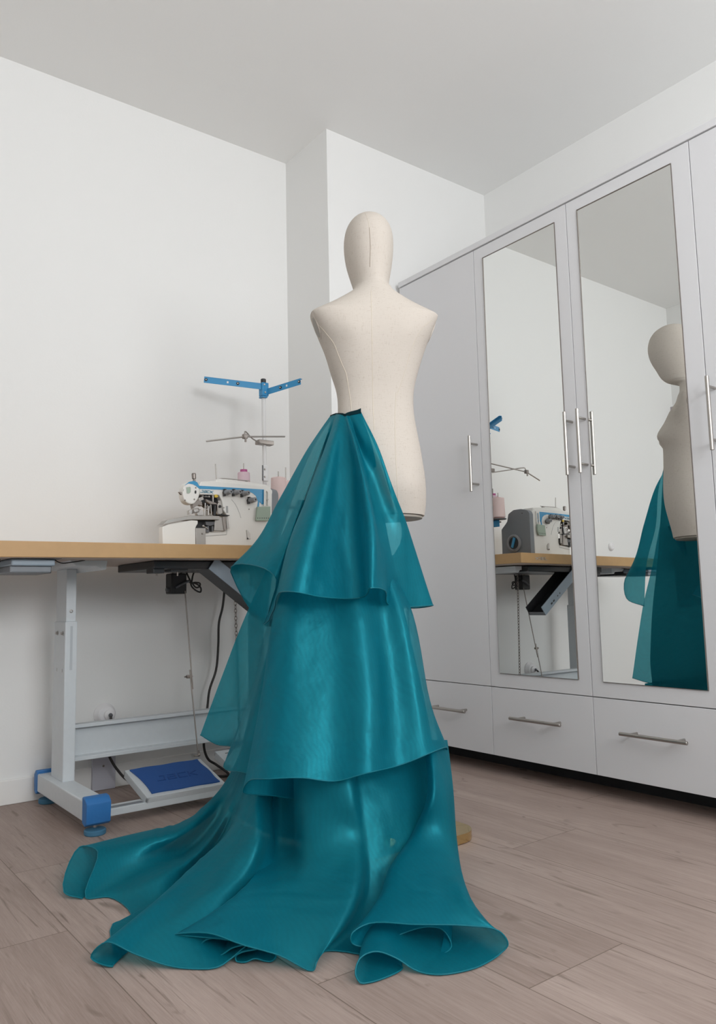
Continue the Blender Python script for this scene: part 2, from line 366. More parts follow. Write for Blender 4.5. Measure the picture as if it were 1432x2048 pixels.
# ------------------------------------------------------------------ wardrobe
wr = thing('wardrobe', 'long pale grey wardrobe with two mirrored doors and drawers along right wall', 'wardrobe', (2.56, 1.65, 0))
YS = [2.598, 2.126, 1.660, 1.183, 0.708]
bm = new_bm()
add_box(bm, (XW+0.02, YS[-1]+0.002, 0.075), (XR-0.004, YS[0]-0.002, 2.098))
obj('carcass', bm, M['wardrobe'], wr, 0)
bm = new_bm(); add_box(bm, (XW+0.165, YS[-1]+0.01, 0), (XR-0.01, YS[0]-0.01, 0.0745)); obj('plinth', bm, M['gap'], wr, 0)
bm = new_bm(); add_box(bm, (XW+0.0185, YS[-1]+0.001, 0.078), (XW+0.0199, YS[0]-0.001, 2.096)); obj('shadow_gap', bm, M['gap'], wr, 0)
bm = new_bm(); add_box(bm, (XW-0.006, YS[-1], 2.101), (XR-0.004, YS[0], 2.125), 0.0015); obj('top_panel', bm, M['wardrobe'], wr)
def bar_handle(parent, a, b, posts):
    bm = new_bm(); add_lathe(bm, a, Vector(b)-Vector(a), [(0.005, 0), (0.006, 0.001), (0.006, (Vector(b)-Vector(a)).length-0.001), (0.005, (Vector(b)-Vector(a)).length)], 20)
    h = obj('handle', bm, M['steel'], parent)
    for p in posts:
        bm = new_bm(); add_cyl(bm, (2.206, p[0], p[1]), (XW+0.0005, p[0], p[1]), 0.0045, 14); obj('handle_post', bm, M['steel'], parent)
MIR = {1: (1.713, 2.073, 0.388, 2.047), 2: (1.246, 1.610, 0.387, 2.051)}
HY = [2.148, 1.681, 1.627, 1.157]; DH = [(2.463, 2.23), (2.0, 1.767), (1.533, 1.30), (1.06, 0.825)]
for k in range(4):
    y1, y0 = YS[k]-0.0012, YS[k+1]+0.0012
    bm = new_bm(); add_box(bm, (XW, y0, 0.3345), (XW+0.018, y1, 2.098), 0.001); d = obj('door', bm, M['wardrobe'], wr)
    if k in MIR:
        a, b, c, e = MIR[k]
        d['label'] = 'door with a tall mirror'
        bm = new_bm(); add_prism(bm, [(XW-0.0055, a, c), (XW-0.0010, a, e), (XW-0.0001, a, e), (XW-0.0001, a, c)], (0, b-a, 0)); obj('mirror', bm, M['mirror'], d, 0)
        bm = new_bm(); t = 0.0018
        for lo, hi in (((a-t, c-t), (b+t, c)), ((a-t, e), (b+t, e+t)), ((a-t, c), (a, e)), ((b, c), (b+t, e))):
            add_box(bm, (XW-0.0036, lo[0], lo[1]), (XW-0.0001, hi[0], hi[1]))
        obj('mirror_edge', bm, M['worn_steel'], d, 0)
    bar_handle(d, (2.206, HY[k], 1.095), (2.206, HY[k], 1.321), [(HY[k], 1.127), (HY[k], 1.289)])
    bm = new_bm(); add_box(bm, (XW, y0, 0.0755), (XW+0.018, y1, 0.3315), 0.001); d = obj('drawer', bm, M['wardrobe'], wr)
    bar_handle(d, (2.206, DH[k][1], 0.231), (2.206, DH[k][0], 0.231), [(DH[k][1]+0.035, 0.231), (DH[k][0]-0.035, 0.231)])

# ------------------------------------------------------------------ sewing table
TT0, TT1 = 0.826, 0.874
tb = thing('sewing_table', 'industrial sewing table with beech edged top, grey steel frame and blue feet', 'table', (1.2, 2.62, 0))
tilt = Matrix.Translation((1.1, 0, 0.85)) @ Matrix.Rotation(math.radians(-0.42), 4, 'Y') @ Matrix.Translation((-1.1, 0, -0.85))
bm = new_bm(); add_box(bm, (0.42, 2.365, TT0+0.001), (1.757, 2.925, TT1), 0.002, tilt); top = obj('tabletop', bm, M['table_edge'], tb)
bm = new_bm(); add_box(bm, (0.425, 2.371, TT0-0.0005), (1.752, 2.92, TT0+0.0012), 0, tilt); obj('underside', bm, M['under'], top)
lettering('edge_lettering', 'JACK', (1.575, 2.3645, 0.848), (1, 0, 0), (0, 0, 1), 0.011, 0.016, 0.006, top, 'letter_grey')
def leg(x0, x1):
    f = boxo('foot_beam', (x0-0.027, 2.405, 0.042), (x1+0.000, 2.895, 0.102), M['frame'], tb, 0.004)
    xa, xb = x0-0.029, x1+0.002
    bm = new_bm()    # blue end cap, chamfered towards the tip
    add_prism(bm, [(xa, 2.408, 0.114), (xa, 2.38, 0.112), (xa, 2.362, 0.098), (xa, 2.366, 0.04), (xa, 2.385, 0.03), (xa, 2.408, 0.038)], (xb-xa, 0, 0), 0.004); obj('end_cap', bm, M['blue'], f)
    bm = new_bm()
    add_prism(bm, [(xa, 2.892, 0.114), (xa, 2.915, 0.112), (xa, 2.93, 0.098), (xa, 2.926, 0.04), (xa, 2.91, 0.03), (xa, 2.892, 0.038)], (xb-xa, 0, 0), 0.004); obj('end_cap', bm, M['blue'], f)
    xc = (x0+x1)/2-0.010
    for y in (2.405, 2.893):
        bm = new_bm(); add_lathe(bm, (xc, y, 0.0), (0, 0, 1), [(0.030, 0), (0.032, 0.003), (0.032, 0.013), (0.029, 0.016), (0.013, 0.018), (0.006, 0.02)], 28); p = obj('levelling_foot', bm, M['foot_blue'], f)
        bm = new_bm(); add_cyl(bm, (xc, y, 0.018), (xc, y, 0.05), 0.006, 12); obj('foot_bolt', bm, M['bright_steel'], f)
    lo = boxo('lower_leg', (x0, 2.70, 0.100), (x1, 2.83, 0.628), M['frame'], tb, 0.004)
    up = boxo('upper_leg', (x0+0.004, 2.708, 0.626), (x1-0.003, 2.822, 0.806), M['frame'], tb, 0.003)
    # adjustment slot on the front, bolts on the side
    bm = new_bm(); add_box(bm, (x0+0.017, 2.6992, 0.465), (x0+0.025, 2.7004, 0.612), 0.0004); obj('slot', bm, M['frame_dark'], lo)
    bm = new_bm(); add_lathe(bm, (x0+0.021, 2.7082, 0.662), (0, -1, 0), [(0.006, 0), (0.006, 0.001), (0.003, 0.0012), (0.003, 0.0002)], 16); obj('bolt', bm, M['worn_steel'], up)
    for y in (2.725, 2.785):
        bm = new_bm(); add_lathe(bm, (x0+0.001, y, 0.588), (-1, 0, 0), [(0.009, 0), (0.009, 0.002), (0.0055, 0.0025), (0.0055, 0.008), (0.004, 0.009)], 6); obj('bolt', bm, M['bright_steel'], lo)
        bm = new_bm(); add_box(bm, (x0-0.0006, y-0.0012, 0.458), (x0+0.0006, y+0.0012, 0.469)); obj('side_mark', bm, M['worn_steel'], lo)
        bm = new_bm(); add_box(bm, (x0+0.0044, y-0.001, 0.633), (x0+0.0056, y+0.001, 0.675)); obj('side_groove', bm, M['dark_grey'], up)
    # folded sheet bracket under the top
    bm = new_bm(); add_prism(bm, [(x0-0.05, 2.5, 0.825), (x1+0.03, 2.5, 0.825), (x1+0.026, 2.5, 0.795), (x0+0.05, 2.5, 0.792), (x0+0.036, 2.5, 0.806), (x0-0.03, 2.5, 0.806)], (0, 0.40, 0), 0.002)
    obj('top_bracket', bm, M['frame'], up)
leg(0.806, 0.847); leg(1.575, 1.616)
# channel beam between the legs
bm = new_bm()
add_prism(bm, [(0.847, 2.742, 0.277), (0.847, 2.742, 0.265), (0.847, 2.764, 0.261), (0.847, 2.764, 0.172), (0.847, 2.742, 0.168), (0.847, 2.742, 0.155), (0.847, 2.778, 0.155), (0.847, 2.778, 0.277)], (0.728, 0, 0), 0.0015)
obj('cross_beam', bm, M['frame'], tb)
# low bar carrying the pedals
bm = new_bm(); add_box(bm, (0.849, 2.452, 0.030), (1.578, 2.51, 0.052), 0.002); obj('pedal_bar', bm, M['frame'], tb)
bm = new_bm(); add_box(bm, (0.86, 2.46, 0.0515), (0.99, 2.482, 0.0535), 0.0005); obj('bar_slot', bm, M['mid_grey'], tb)
def pedal(x0, x1, yf, zf, yb, zb, mat_on):
    v = Vector((0, yb-yf, zb-zf)); L = v.length; v.normalize(); n = Vector((0, -v.z, v.y))
    mt = Matrix(((1, v.x, n.x, x0), (0, v.y, n.y, yf), (0, v.z, n.z, zf), (0, 0, 0, 1)))
    bm = new_bm(); w = x1-x0
    add_box(bm, (0, 0, -0.006), (w, L, 0.0), 0.002, mt)
    for lo, hi in (((0, 0, -0.026), (w, 0.008, -0.004)), ((0, 0, -0.026), (0.008, L, -0.004)), ((w-0.008, 0, -0.026), (w, L, -0.004)), ((0, L-0.008, -0.02), (w, L, -0.004))):
        add_box(bm, lo, hi, 0.002, mt)
    p = obj('pedal', bm, M['frame'], tb)
    if mat_on:
        bm = new_bm(); N = 24; top_, bot = [], []
        ol = []
        for i in range(N+1): ol.append((0.022+(w-0.038)*i/N, 0.016+0.0015*math.sin(i*0.5)))
        for i in range(N+1): ol.append((w-0.016-0.002*math.sin(i*0.4), 0.016+(L-0.024)*i/N))
        for i in range(N+1): ol.append((w-0.016-(w-0.030)*i/N, L-0.008-0.0015*math.sin(i*0.6)))
        for i in range(1, N): ol.append((0.014+0.007*math.sin(math.pi*i/N)+0.008*(i/N), L-0.008-(L-0.024)*i/N))
        cl = [ol[0]]
        for q in ol[1:]:
            if (q[0]-cl[-1][0])**2+(q[1]-cl[-1][1])**2 > 1e-7: cl.append(q)
        add_prism(bm, [mt @ Vector((a, b, 0.0005)) for a, b in cl], mt.to_3x3() @ Vector((0, 0, 0.004)))
        mo = obj('rubber_mat', bm, M['mat_blue'], p)
        o = mt @ Vector((0.072, L*0.42, 0.0046))
        lettering('mat_lettering', 'JACK', o, (1, 0, 0), v, 0.030, 0.026, 0.012, p, 'mat_mark', 0.0012, 0.16)
    else:
        bm = new_bm(); add_box(bm, (0.03, L-0.03, 0), (w-0.03, L-0.026, 0.0012), 0, mt); obj('pedal_slot', bm, M['dark_grey'], p)
    for xx in (0.03, w-0.03):
        bm = new_bm(); q = mt @ Vector((xx, 0.03, -0.02)); add_box(bm, (q.x-0.012, q.y-0.004, 0.05), (q.x-0.009, q.y+0.03, q.z+0.012), 0.0006); add_box(bm, (q.x-0.03, q.y-0.006, 0.051), (q.x+0.014, q.y+0.03, 0.054), 0.0006)
        obj('hinge', bm, M['bright_steel'], p)
    return p
pedal(0.995, 1.275, 2.447, 0.068, 2.645, 0.121, True)
pedal(1.36, 1.58, 2.50, 0.070, 2.70, 0.128, False)
# dark pan and switch box under the machine
bm = new_bm(); add_box(bm, (1.02, 2.46, 0.797), (1.60, 2.80, 0.824), 0.003)
add_box(bm, (1.02, 2.47, 0.782), (1.06, 2.53, 0.80), 0.002); add_box(bm, (1.09, 2.48, 0.788), (1.15, 2.56, 0.80), 0.002)
pan = obj('machine_pan', bm, M['dark_pan'], tb)
for x in (1.045, 1.12):
    bm = new_bm(); add_cyl(bm, (x, 2.50, 0.774), (x, 2.50, 0.79), 0.003, 10); obj('pan_screw', bm, M['worn_steel'], pan)
bm = new_bm(); add_box(bm, (1.218, 2.775, 0.716), (1.282, 2.83, 0.795), 0.005); sw = obj('switch_box', bm, M['black'], tb)
bm = new_bm(); add_lathe(bm, (1.219, 2.80, 0.733), (-1, 0, 0), [(0.009, 0), (0.009, 0.009), (0.007, 0.011)], 14); obj('knob', bm, M['dark_grey'], sw)
bm = new_bm(); add_tube(bm, crs([(1.235, 2.772, 0.74), (1.262, 2.768, 0.755), (1.288, 2.768, 0.765)], 6), 0.005, 8); obj('lever', bm, M['dark_grey'], sw)
for pts in ([(1.235, 2.80, 0.79), (1.235, 2.80, 0.812)], [(1.262, 2.80, 0.79), (1.268, 2.79, 0.80), (1.27, 2.78, 0.812)]):
    bm = new_bm(); add_tube(bm, pts, 0.003, 8); obj('mounting_stud', bm, M['worn_steel'], sw)
loopY = 2.79
lp = [at_y(x, y, loopY) for x, y in [(370, 1137), (376, 1152), (381, 1163), (383, 1172), (392, 1181), (401, 1184), (402, 1177), (395, 1169), (385, 1166), (392, 1175), (399, 1173), (400, 1167), (391, 1165), (383, 1166), (374, 1162), (366, 1160)]]
bm = new_bm(); add_tube(bm, crs(lp, 5), 0.0032, 8); add_tube(bm, crs([at_y(x, y, loopY+0.005) for x, y in [(391, 1138), (386, 1150), (384, 1160), (383, 1166)]], 5), 0.0032, 8); obj('looped_lead', bm, M['cable'], sw)
# rod from switch to pedal
ra, rb = Vector(at_y(370, 1182, 2.775)), Vector((1.272, 2.652, 0.128))
rb = Vector(at_y(396, 1506, 2.655)); mid = ra.lerp(rb, 0.62)
bm = new_bm(); add_tube(bm, [ra, mid], 0.0024, 8); add_tube(bm, [mid-Vector((0.006, 0, 0))+(ra-rb)*0.12, rb], 0.0024, 8); rod = obj('pedal_rod', bm, M['worn_steel'], tb)
cl_ = Vector(at_y(380, 1353, 2.715)); bm = new_bm(); add_box(bm, cl_-Vector((0.014, 0.006, 0.006)), cl_+Vector((0.004, 0.006, 0.006)), 0.002); add_cyl(bm, cl_-Vector((0.022, 0, 0)), cl_+Vector((0.01, 0, 0)), 0.003, 10); obj('rod_clamp', bm, M['worn_steel'], rod)
bm = new_bm(); add_lathe(bm, rb+Vector((0.003, 0, -0.012)), (0, 0, 1), [(0.004, 0), (0.006, 0.004), (0.005, 0.009), (0.003, 0.012), (0.003, 0.022)], 12); add_cyl(bm, rb+Vector((-0.016, 0, -0.008)), rb+Vector((0.004, 0, -0.008)), 0.003, 10); obj('rod_joint', bm, M['worn_steel'], rod)
# lifting chain to the second pedal
ca, cb = Vector((1.432, 2.674, 0.796)), Vector((1.452, 2.674, 0.142))
bm = new_bm(); nl = 46
for i in range(nl):
    p = ca.lerp(cb, (i+0.5)/nl); hh = (ca-cb).length/nl*0.66; ww = 0.0048
    ax = Vector((1, 0, 0)) if i % 2 == 0 else Vector((0, 1, 0))
    add_tube(bm, [p + ax*(ww*math.cos(t)) + Vector((0, 0, hh*math.sin(t))) for t in [2*math.pi*k/10 for k in range(10)]], 0.0015, 5, True)
obj('lifting_chain', bm, M['worn_steel'], tb)
# waste chute, sloping down to the right
a, b = Vector((1.215, 2.5, 0.800)), Vector((1.500, 2.5, 0.590)); d = (b-a).normalized(); up_ = Vector((-d.z, 0, d.x)) if d.x > 0 else Vector((d.z, 0, -d.x))
mt = Matrix(((d.x, 0, up_.x, a.x), (0, 1, 0, 2.45), (d.z, 0, up_.z, a.z), (0, 0, 0, 1))); Lc = (b-a).length
bm = new_bm(); add_box(bm, (0, 0, -0.004), (Lc, 0.10, 0.0), 0.001, mt); add_box(bm, (0, 0.096, -0.004), (Lc, 0.10, 0.045), 0.001, mt)
ch = obj('waste_chute', bm, M['black'], tb)
bm = new_bm(); add_box(bm, (0, -0.001, -0.004), (Lc, 0.0038, 0.045), 0.001, mt); obj('chute_side', bm, M['drawer_grey'], ch)
for q0, q1, q2, q3 in ((0.72, 0.76, 0.01, 0.018), (0.78, 0.82, 0.01, 0.018), (0.56, 0.58, 0.012, 0.018), (0.62, 0.64, 0.012, 0.018)):
    bm = new_bm(); add_box(bm, (Lc*q0, -0.0016, q2), (Lc*q1, -0.0008, q3), 0, mt); obj('chute_slot', bm, M['black'], ch)
bm = new_bm(); add_box(bm, (Lc-0.004, 0.004, -0.004), (Lc, 0.096, 0.014), 0.001, mt); obj('chute_lip', bm, M['mid_grey'], ch)
boxo('under_box', (0.45, 2.585, 0.786), (0.725, 2.75, 0.8245), M['dark_pan'], tb, 0.003)
# small plastic drawer hung under the left of the top
bm = new_bm(); add_box(bm, (0.560, 2.40, 0.800), (0.684, 2.56, 0.8215), 0.005); dr = obj('under_drawer', bm, M['drawer_grey'], tb)
bm = new_bm(); add_box(bm, (0.558, 2.41, 0.780), (0.676, 2.55, 0.801), 0.005); obj('drawer_tray', bm, M['mid_grey'], dr)
bm = new_bm(); add_box(bm, (0.53, 2.39, 0.8215), (0.70, 2.57, 0.825), 0.001); obj('drawer_rail', bm, M['black'], dr)
bm = new_bm(); add_tube(bm, crs([(0.69, 2.44, 0.822), (0.715, 2.45, 0.812), (0.76, 2.47, 0.817), (0.80, 2.49, 0.8235)], 6), 0.0018, 8); obj('under_top_lead', bm, M['cable'], tb)
bm = new_bm(); add_tube(bm, crs([(0.44, 2.42, 0.823), (0.50, 2.44, 0.812), (0.535, 2.46, 0.822)], 6), 0.002, 8); add_box(bm, (0.515, 2.42, 0.81), (0.535, 2.45, 0.824), 0.002); obj('under_top_lead', bm, M['black'], tb)

# ------------------------------------------------------------------ overlock machine
ZT = 0.8778
ov = thing('overlock_machine', 'white and blue overlock sewing machine bolted on the beech edged table', 'sewing machine', (1.28, 2.58, ZT))
def poly(pts, Y, zmin=ZT):
    out = []
    for x, y in pts:
        p = at_y(x, y, Y); out.append((p[0], p[1], max(p[2], zmin)))
    return out
def plate(name, pts, Y, depth, m, parent, bevel=0.0, zmin=ZT):
    bm = new_bm(); add_prism(bm, poly(pts, Y, zmin), (0, depth, 0), bevel); return obj(name, bm, M[m], parent)
body = plate('machine_body', [(399, 970), (402, 963), (430, 962), (500, 969), (538, 973), (545, 981), (543, 1100), (410, 1100), (410, 1065), (452, 1062), (455, 1032), (447, 1020), (444, 1002), (438, 990), (399, 989)], 2.50, 0.055, 'machine_white', ov, 0.003)
bm = new_bm(); add_prism(bm, [(min(v[0], 1.496), v[1], min(v[2], 1.098)) for v in poly([(448, 971), (545, 978), (543, 1100), (448, 1100)], 2.552)], (0, 0.11, 0), 0.003); obj('column', bm, M['machine_white'], body)
plate('top_cover', [(430, 967), (432, 959), (440, 957), (500, 964), (538, 970.5), (540, 977), (505, 974)], 2.506, 0.06, 'machine_white', ov, 0.002)
plate('blue_stripe', [(399, 971.5), (445, 974), (529, 979), (530, 1007), (524, 1009), (519, 1003), (518, 1014), (514.5, 1014), (516, 1003), (512, 992), (505, 986), (494, 982), (445, 979.5), (399, 977.7)], 2.4985, 0.0012, 'machine_blue', body)
q = at_y(401.2, 984.6, 2.4985); q2 = at_y(426, 985.6, 2.4985); q3 = at_y(401.2, 980.4, 2.4985)
lw_ = q2[0]-q[0]
lettering('lettering', 'JACK', (q[0], 2.4985, q[2]), (1, 0, 0), (0, 0, 1), abs(q3[2]-q[2]), lw_*0.19, lw_*0.075, body, 'letter_blue', 0.0005, 0.24)
for sx, sy in ((447.6, 1015.5), (498, 1018.5)):
    p = at_y(sx, sy, 2.5); screws(body, [(p[0], 2.5, p[2])], (0, -1, 0), 0.0022)
bm = new_bm(); pa = [at_y(x, y, 2.4995) for x, y in [(463, 999), (471, 1009), (478, 1024), (482, 1036)]]; add_tube(bm, crs(pa, 4), 0.0006, 6); obj('thread', bm, M['letter_grey'], body)
plate('thread_slot', [(452, 1012), (456, 1012), (456.5, 1026), (452.5, 1026)], 2.4992, 0.0008, 'letter_grey', body)
# head
hd = plate('machine_head', [tuple(v[:2]) for v in crs([(367, 975, 0), (371, 968, 0), (378, 963.5, 0), (388, 961.5, 0), (395, 964, 0), (399, 974, 0), (399, 990, 0), (396, 998, 0), (388, 1007.5, 0), (380, 1008, 0), (371, 1003, 0), (366.5, 993, 0), (365.5, 983, 0), (366.4, 978, 0)], 4)], 2.49, 0.035, 'machine_white', ov, 0.004)
plate('blue_band', [(369, 971), (378, 963.6), (388, 961.6), (394.5, 964.5), (398.5, 972), (399, 977.7), (392, 972), (386, 968.5), (377, 967)], 2.4888, 0.0015, 'machine_blue', hd)
plate('badge', [(372.5, 974.5), (380.5, 973.5), (381.6, 976), (381.5, 984), (378.5, 987), (374, 987)], 2.4886, 0.0014, 'letter_grey', hd)
plate('badge_face', [(373, 975), (380.2, 974), (381.1, 976.3), (381, 983.7), (378.3, 986.5), (374.4, 986.5)], 2.4880, 0.0012, 'sage', hd)
plate('oval_hole', [(390, 981), (392.5, 981), (393, 984), (392.5, 987), (390, 987), (389.3, 984)], 2.4885, 0.0014, 'black', hd)
for sx, sy in ((370, 1000.5), (388.7, 998.5), (391.6, 975.5)):
    p = at_y(sx, sy, 2.489); screws(hd, [(p[0], 2.4895, p[2])], (0, -1, 0), 0.0026)
p = at_y(388.5, 958, 2.54); p2 = at_y(388.5, 963, 2.54)
bm = new_bm(); add_lathe(bm, (p2[0], 2.54, p2[2]-0.004), (-0.06, 0, 1), [(0.010, 0), (0.005, 0.006), (0.004, 0.012), (0.0075, 0.014), (0.008, 0.030), (0.0065, 0.034)], 16); obj('top_knob', bm, M['worn_steel'], hd)
plate('side_lever', [(357.5, 984), (361, 983.5), (366, 986), (366.5, 989.5), (362.5, 989.5)], 2.498, 0.008, 'worn_steel', hd, 0.001)
# needle area: bars, clamp, foot, loopers
plate('needle_housing', [(399, 989), (439, 990), (445, 1003), (446, 1030), (438, 1033), (404, 1006), (397, 997)], 2.527, 0.03, 'black', ov, 0.002)
def bits(name, m, quads, parent=None):
    for pts, Y, dp in quads: plate(name, pts, Y, dp, m, parent or ov, 0.0008)
bits('steel_bracket', 'steel', [([(397, 996), (406, 993), (408, 999), (399, 1003)], 2.508, 0.02), ([(436, 1001), (443, 1000), (445.5, 1026), (440, 1029), (436, 1026)], 2.505, 0.02), ([(405, 990), (420, 991), (421, 995), (406, 994)], 2.512, 0.02)])
bits('needle_clamp', 'worn_steel', [([(385, 1009), (396, 1000), (404, 1003), (405, 1012), (398, 1010), (391, 1013), (387, 1017)], 2.50, 0.02), ([(412, 998), (421, 1002), (433, 1006), (434, 1009), (420, 1008), (413, 1003)], 2.498, 0.008)])
bits('presser_foot', 'bright_steel', [([(379, 1021), (384, 1018.5), (385, 1026), (380, 1028.5)], 2.49, 0.022), ([(388, 1019), (396, 1017.5), (397, 1022.5), (389, 1025)], 2.492, 0.02), ([(394, 1026), (402, 1018), (407, 1023), (408, 1030.5), (396, 1031)], 2.50, 0.02)])
bits('foot_frame', 'worn_steel', [([(384, 1018), (397, 1016), (399, 1018), (399, 1024), (386, 1027)], 2.497, 0.01)])
for i, (xx, y0, y1, m) in enumerate([(410.5, 1006, 1030, 'bright_steel'), (414.5, 1010, 1031, 'worn_steel'), (418, 1012, 1030, 'bright_steel'), (424, 987, 1002, 'worn_steel'), (427, 986, 1004, 'steel'), (421.5, 1009, 1030.5, 'steel'), (430, 1011, 1031, 'black'), (434.5, 1008, 1030, 'worn_steel')]):
    a_, b_ = at_y(xx, y0, 2.506), at_y(xx+(1.5 if i % 2 else -1), y1, 2.506); bm = new_bm(); add_cyl(bm, a_, b_, 0.0022 if m != 'black' else 0.005, 10); obj('needle_bar', bm, M[m], ov)
for sx, sy, r, m in ((410.5, 990.8, 0.003, 'black'), (416.5, 991.2, 0.003, 'black'), (440, 1012.8, 0.0052, 'black'), (411, 1014, 0.003, 'bright_steel'), (437.5, 1003, 0.004, 'bright_steel'), (414, 1018.5, 0.0028, 'bright_steel')):
    p = at_y(sx, sy, 2.503); bm = new_bm(); add_lathe(bm, (p[0], 2.508, p[2]), (0, -1, 0), [(r, 0), (r, 0.006), (r*0.7, 0.007)], 14); obj('set_screw', bm, M[m], ov)
bits('yellow_clip', 'yellow', [([(429, 990), (433, 988.5), (437, 992), (435, 995), (430, 995)], 2.499, 0.004)])
# cloth plate, arm cover, front plate, looper space
cp = plate('cloth_plate', [(326, 1049.5), (336, 1039.5), (360, 1035), (380, 1030.8), (384, 1031), (439, 1032), (439, 1039.5), (384, 1039.3), (372, 1040)], 2.475, 0.05, 'steel', ov, 0.0012)
plate('arm_cover', [(325, 1053), (337, 1048.5), (383, 1040), (396, 1041), (396, 1047), (391.5, 1055), (391.5, 1100), (325, 1100)], 2.478, 0.03, 'machine_white', ov, 0.003)
plate('front_plate', [(392, 1056), (411.5, 1056), (411.5, 1100), (392, 1100)], 2.477, 0.004, 'steel', ov, 0.0008)
p = at_y(404.5, 1067.5, 2.477); screws(ov, [(p[0], 2.477, p[2])], (0, -1, 0), 0.003)
plate('looper_space', [(392, 1041), (432, 1041), (432, 1061), (392, 1062)], 2.507, 0.05, 'black', ov)
bits('looper', 'dark_grey', [([(411, 1043), (430, 1043), (432, 1049), (420, 1052), (412, 1050)], 2.492, 0.02), ([(412, 1053), (418, 1052), (419, 1065), (412, 1065)], 2.49, 0.015), ([(424, 1052), (427, 1052), (427, 1063), (424, 1063)], 2.49, 0.015)])
a_, b_ = at_y(407, 1052, 2.485), at_y(416, 1058, 2.487); bm = new_bm(); add_cyl(bm, a_, b_, 0.0018, 10); add_lathe(bm, Vector(a_)-Vector((0, 0.003, 0)), (0, 1, 0), [(0.001, 0), (0.0042, 0.002), (0.0042, 0.005), (0.001, 0.007)], 12); obj('looper_lever', bm, M['bright_steel'], ov)
plate('waste_guard', [(430, 1040), (439, 1034), (447, 1034), (452, 1055), (450, 1062), (428, 1061)], 2.488, 0.012, 'steel', ov, 0.0008)
plate('guard_fold', [(445, 1033), (451, 1032), (453, 1060), (449, 1062)], 2.484, 0.006, 'worn_steel', ov, 0.0008)
plate('guard_flap', [(453, 1032), (456, 1032.5), (458.5, 1057), (453.5, 1057)], 2.486, 0.006, 'steel', ov, 0.0008)
plate('finger_guard', [(436, 1029), (446, 1028.5), (460.5, 1030.5), (458, 1032), (440, 1031)], 2.475, 0.02, 'black', ov, 0.0008)
plate('lower_lever', [(493, 1060), (497, 1061), (501, 1068), (501, 1078), (495, 1079)], 2.497, 0.004, 'steel', ov, 0.0008)
p = at_y(495.6, 1077, 2.496); screws(ov, [(p[0], 2.497, p[2])], (0, -1, 0), 0.003, 'black')
bm = new_bm(); add_tube(bm, [at_y(412, 1072, 2.4985), at_y(453, 1069, 2.4985), at_y(454, 1060, 2.4985)], 0.0007, 6); obj('cover_joint', bm, M['letter_grey'], body)
# tension knobs
for cx, cy, k in ((449, 986, 1.0), (467, 986, 1.0), (484, 988, 1.0), (497.5, 1001.5, 1.05)):
    p = Vector(at_y(cx, cy, 2.499)); dv = Vector((0.25, -1, 0.03)).normalized()
    bm = new_bm(); add_lathe(bm, p, dv, [(0.0095*k, 0), (0.0105*k, 0.004), (0.0105*k, 0.008)], 20); kb = obj('tension_disc', bm, M['black'], ov)
    bm = new_bm(); add_lathe(bm, p+dv*0.008, dv, [(0.0105*k, 0), (0.0105*k, 0.008), (0.0088*k, 0.012), (0.0085*k, 0.026), (0.0075*k, 0.028)], 20); obj('tension_knob', bm, M['knob_grey'], kb)
    bm = new_bm(); add_lathe(bm, p+dv*0.0358, dv, [(0.0032*k, 0), (0.0032*k, 0.0012)], 14); obj('knob_hole', bm, M['black'], kb)
    bm = new_bm(); add_box(bm, p+Vector((-0.007, -0.012, 0.008)), p+Vector((0.002, -0.002, 0.0135)), 0.001); add_box(bm, p+Vector((-0.009, -0.014, -0.013)), p+Vector((-0.002, -0.003, -0.005)), 0.001); obj('thread_check', bm, M['black'], kb)
# thread guides on top
g0 = [at_y(x, y, 2.53) for x, y in [(431, 928), (432.2, 946), (433, 962)]]
bm = new_bm(); add_tube(bm, g0, 0.0021, 8); obj('guide_pin', bm, M['steel'], ov)
g1 = [at_y(x, y, 2.52) for x, y in [(433, 963), (437, 961), (440, 957.5), (446, 957), (470, 959), (492, 961.3), (499, 961.5)]]
bm = new_bm(); add_tube(bm, crs(g1, 4), 0.0018, 8); obj('thread_guide', bm, M['steel'], ov)
plate('guide_eye', [(437, 958), (440, 956.2), (441.3, 958), (440.5, 962), (436, 963.5)], 2.516, 0.006, 'worn_steel', ov, 0.0008)
plate('guide_clip', [(490.5, 962), (496, 962), (494.5, 967), (487, 967.5)], 2.512, 0.012, 'worn_steel', ov, 0.0008)
plate('screw_cap', [(497, 972), (500, 972), (500, 974.5), (497, 974.5)], 2.502, 0.01, 'steel', ov)
# grey motor casing on the right end with hand wheel
bm = new_bm(); yz = [(2.499, ZT), (2.499, 1.085), (2.510, 1.100), (2.55, 1.112), (2.60, 1.112), (2.635, 1.095), (2.645, 1.055), (2.685, 1.02), (2.685, ZT)]
add_prism(bm, [(1.497, y, z) for y, z in yz], (0.030, 0, 0), 0.005); cs = obj('motor_casing', bm, M['mid_grey'], ov)
boxo('rear_housing', (1.30, 2.655, ZT), (1.498, 2.682, 1.06), M['machine_white'], ov, 0.006)
hw = (1.527, 2.60, 0.945)
bm = new_bm(); add_lathe(bm, hw, (1, 0, 0), [(0.042, 0), (0.044, 0.004), (0.044, 0.010), (0.036, 0.014), (0.032, 0.008)], 36); w_ = obj('hand_wheel', bm, M['knob_grey'], ov)
bm = new_bm(); add_lathe(bm, (1.5345, 2.60, 0.945), (1, 0, 0), [(0.030, 0), (0.030, 0.002)], 30); obj('wheel_well', bm, M['black'], w_)
bm = new_bm(); add_box(bm, (0, -0.008, -0.026), (0.006, 0.008, 0.026), 0.003, Matrix.Translation((1.536, 2.60, 0.947)) @ Matrix.Rotation(math.radians(20), 4, 'X')); obj('wheel_grip', bm, M['machine_blue'], w_)
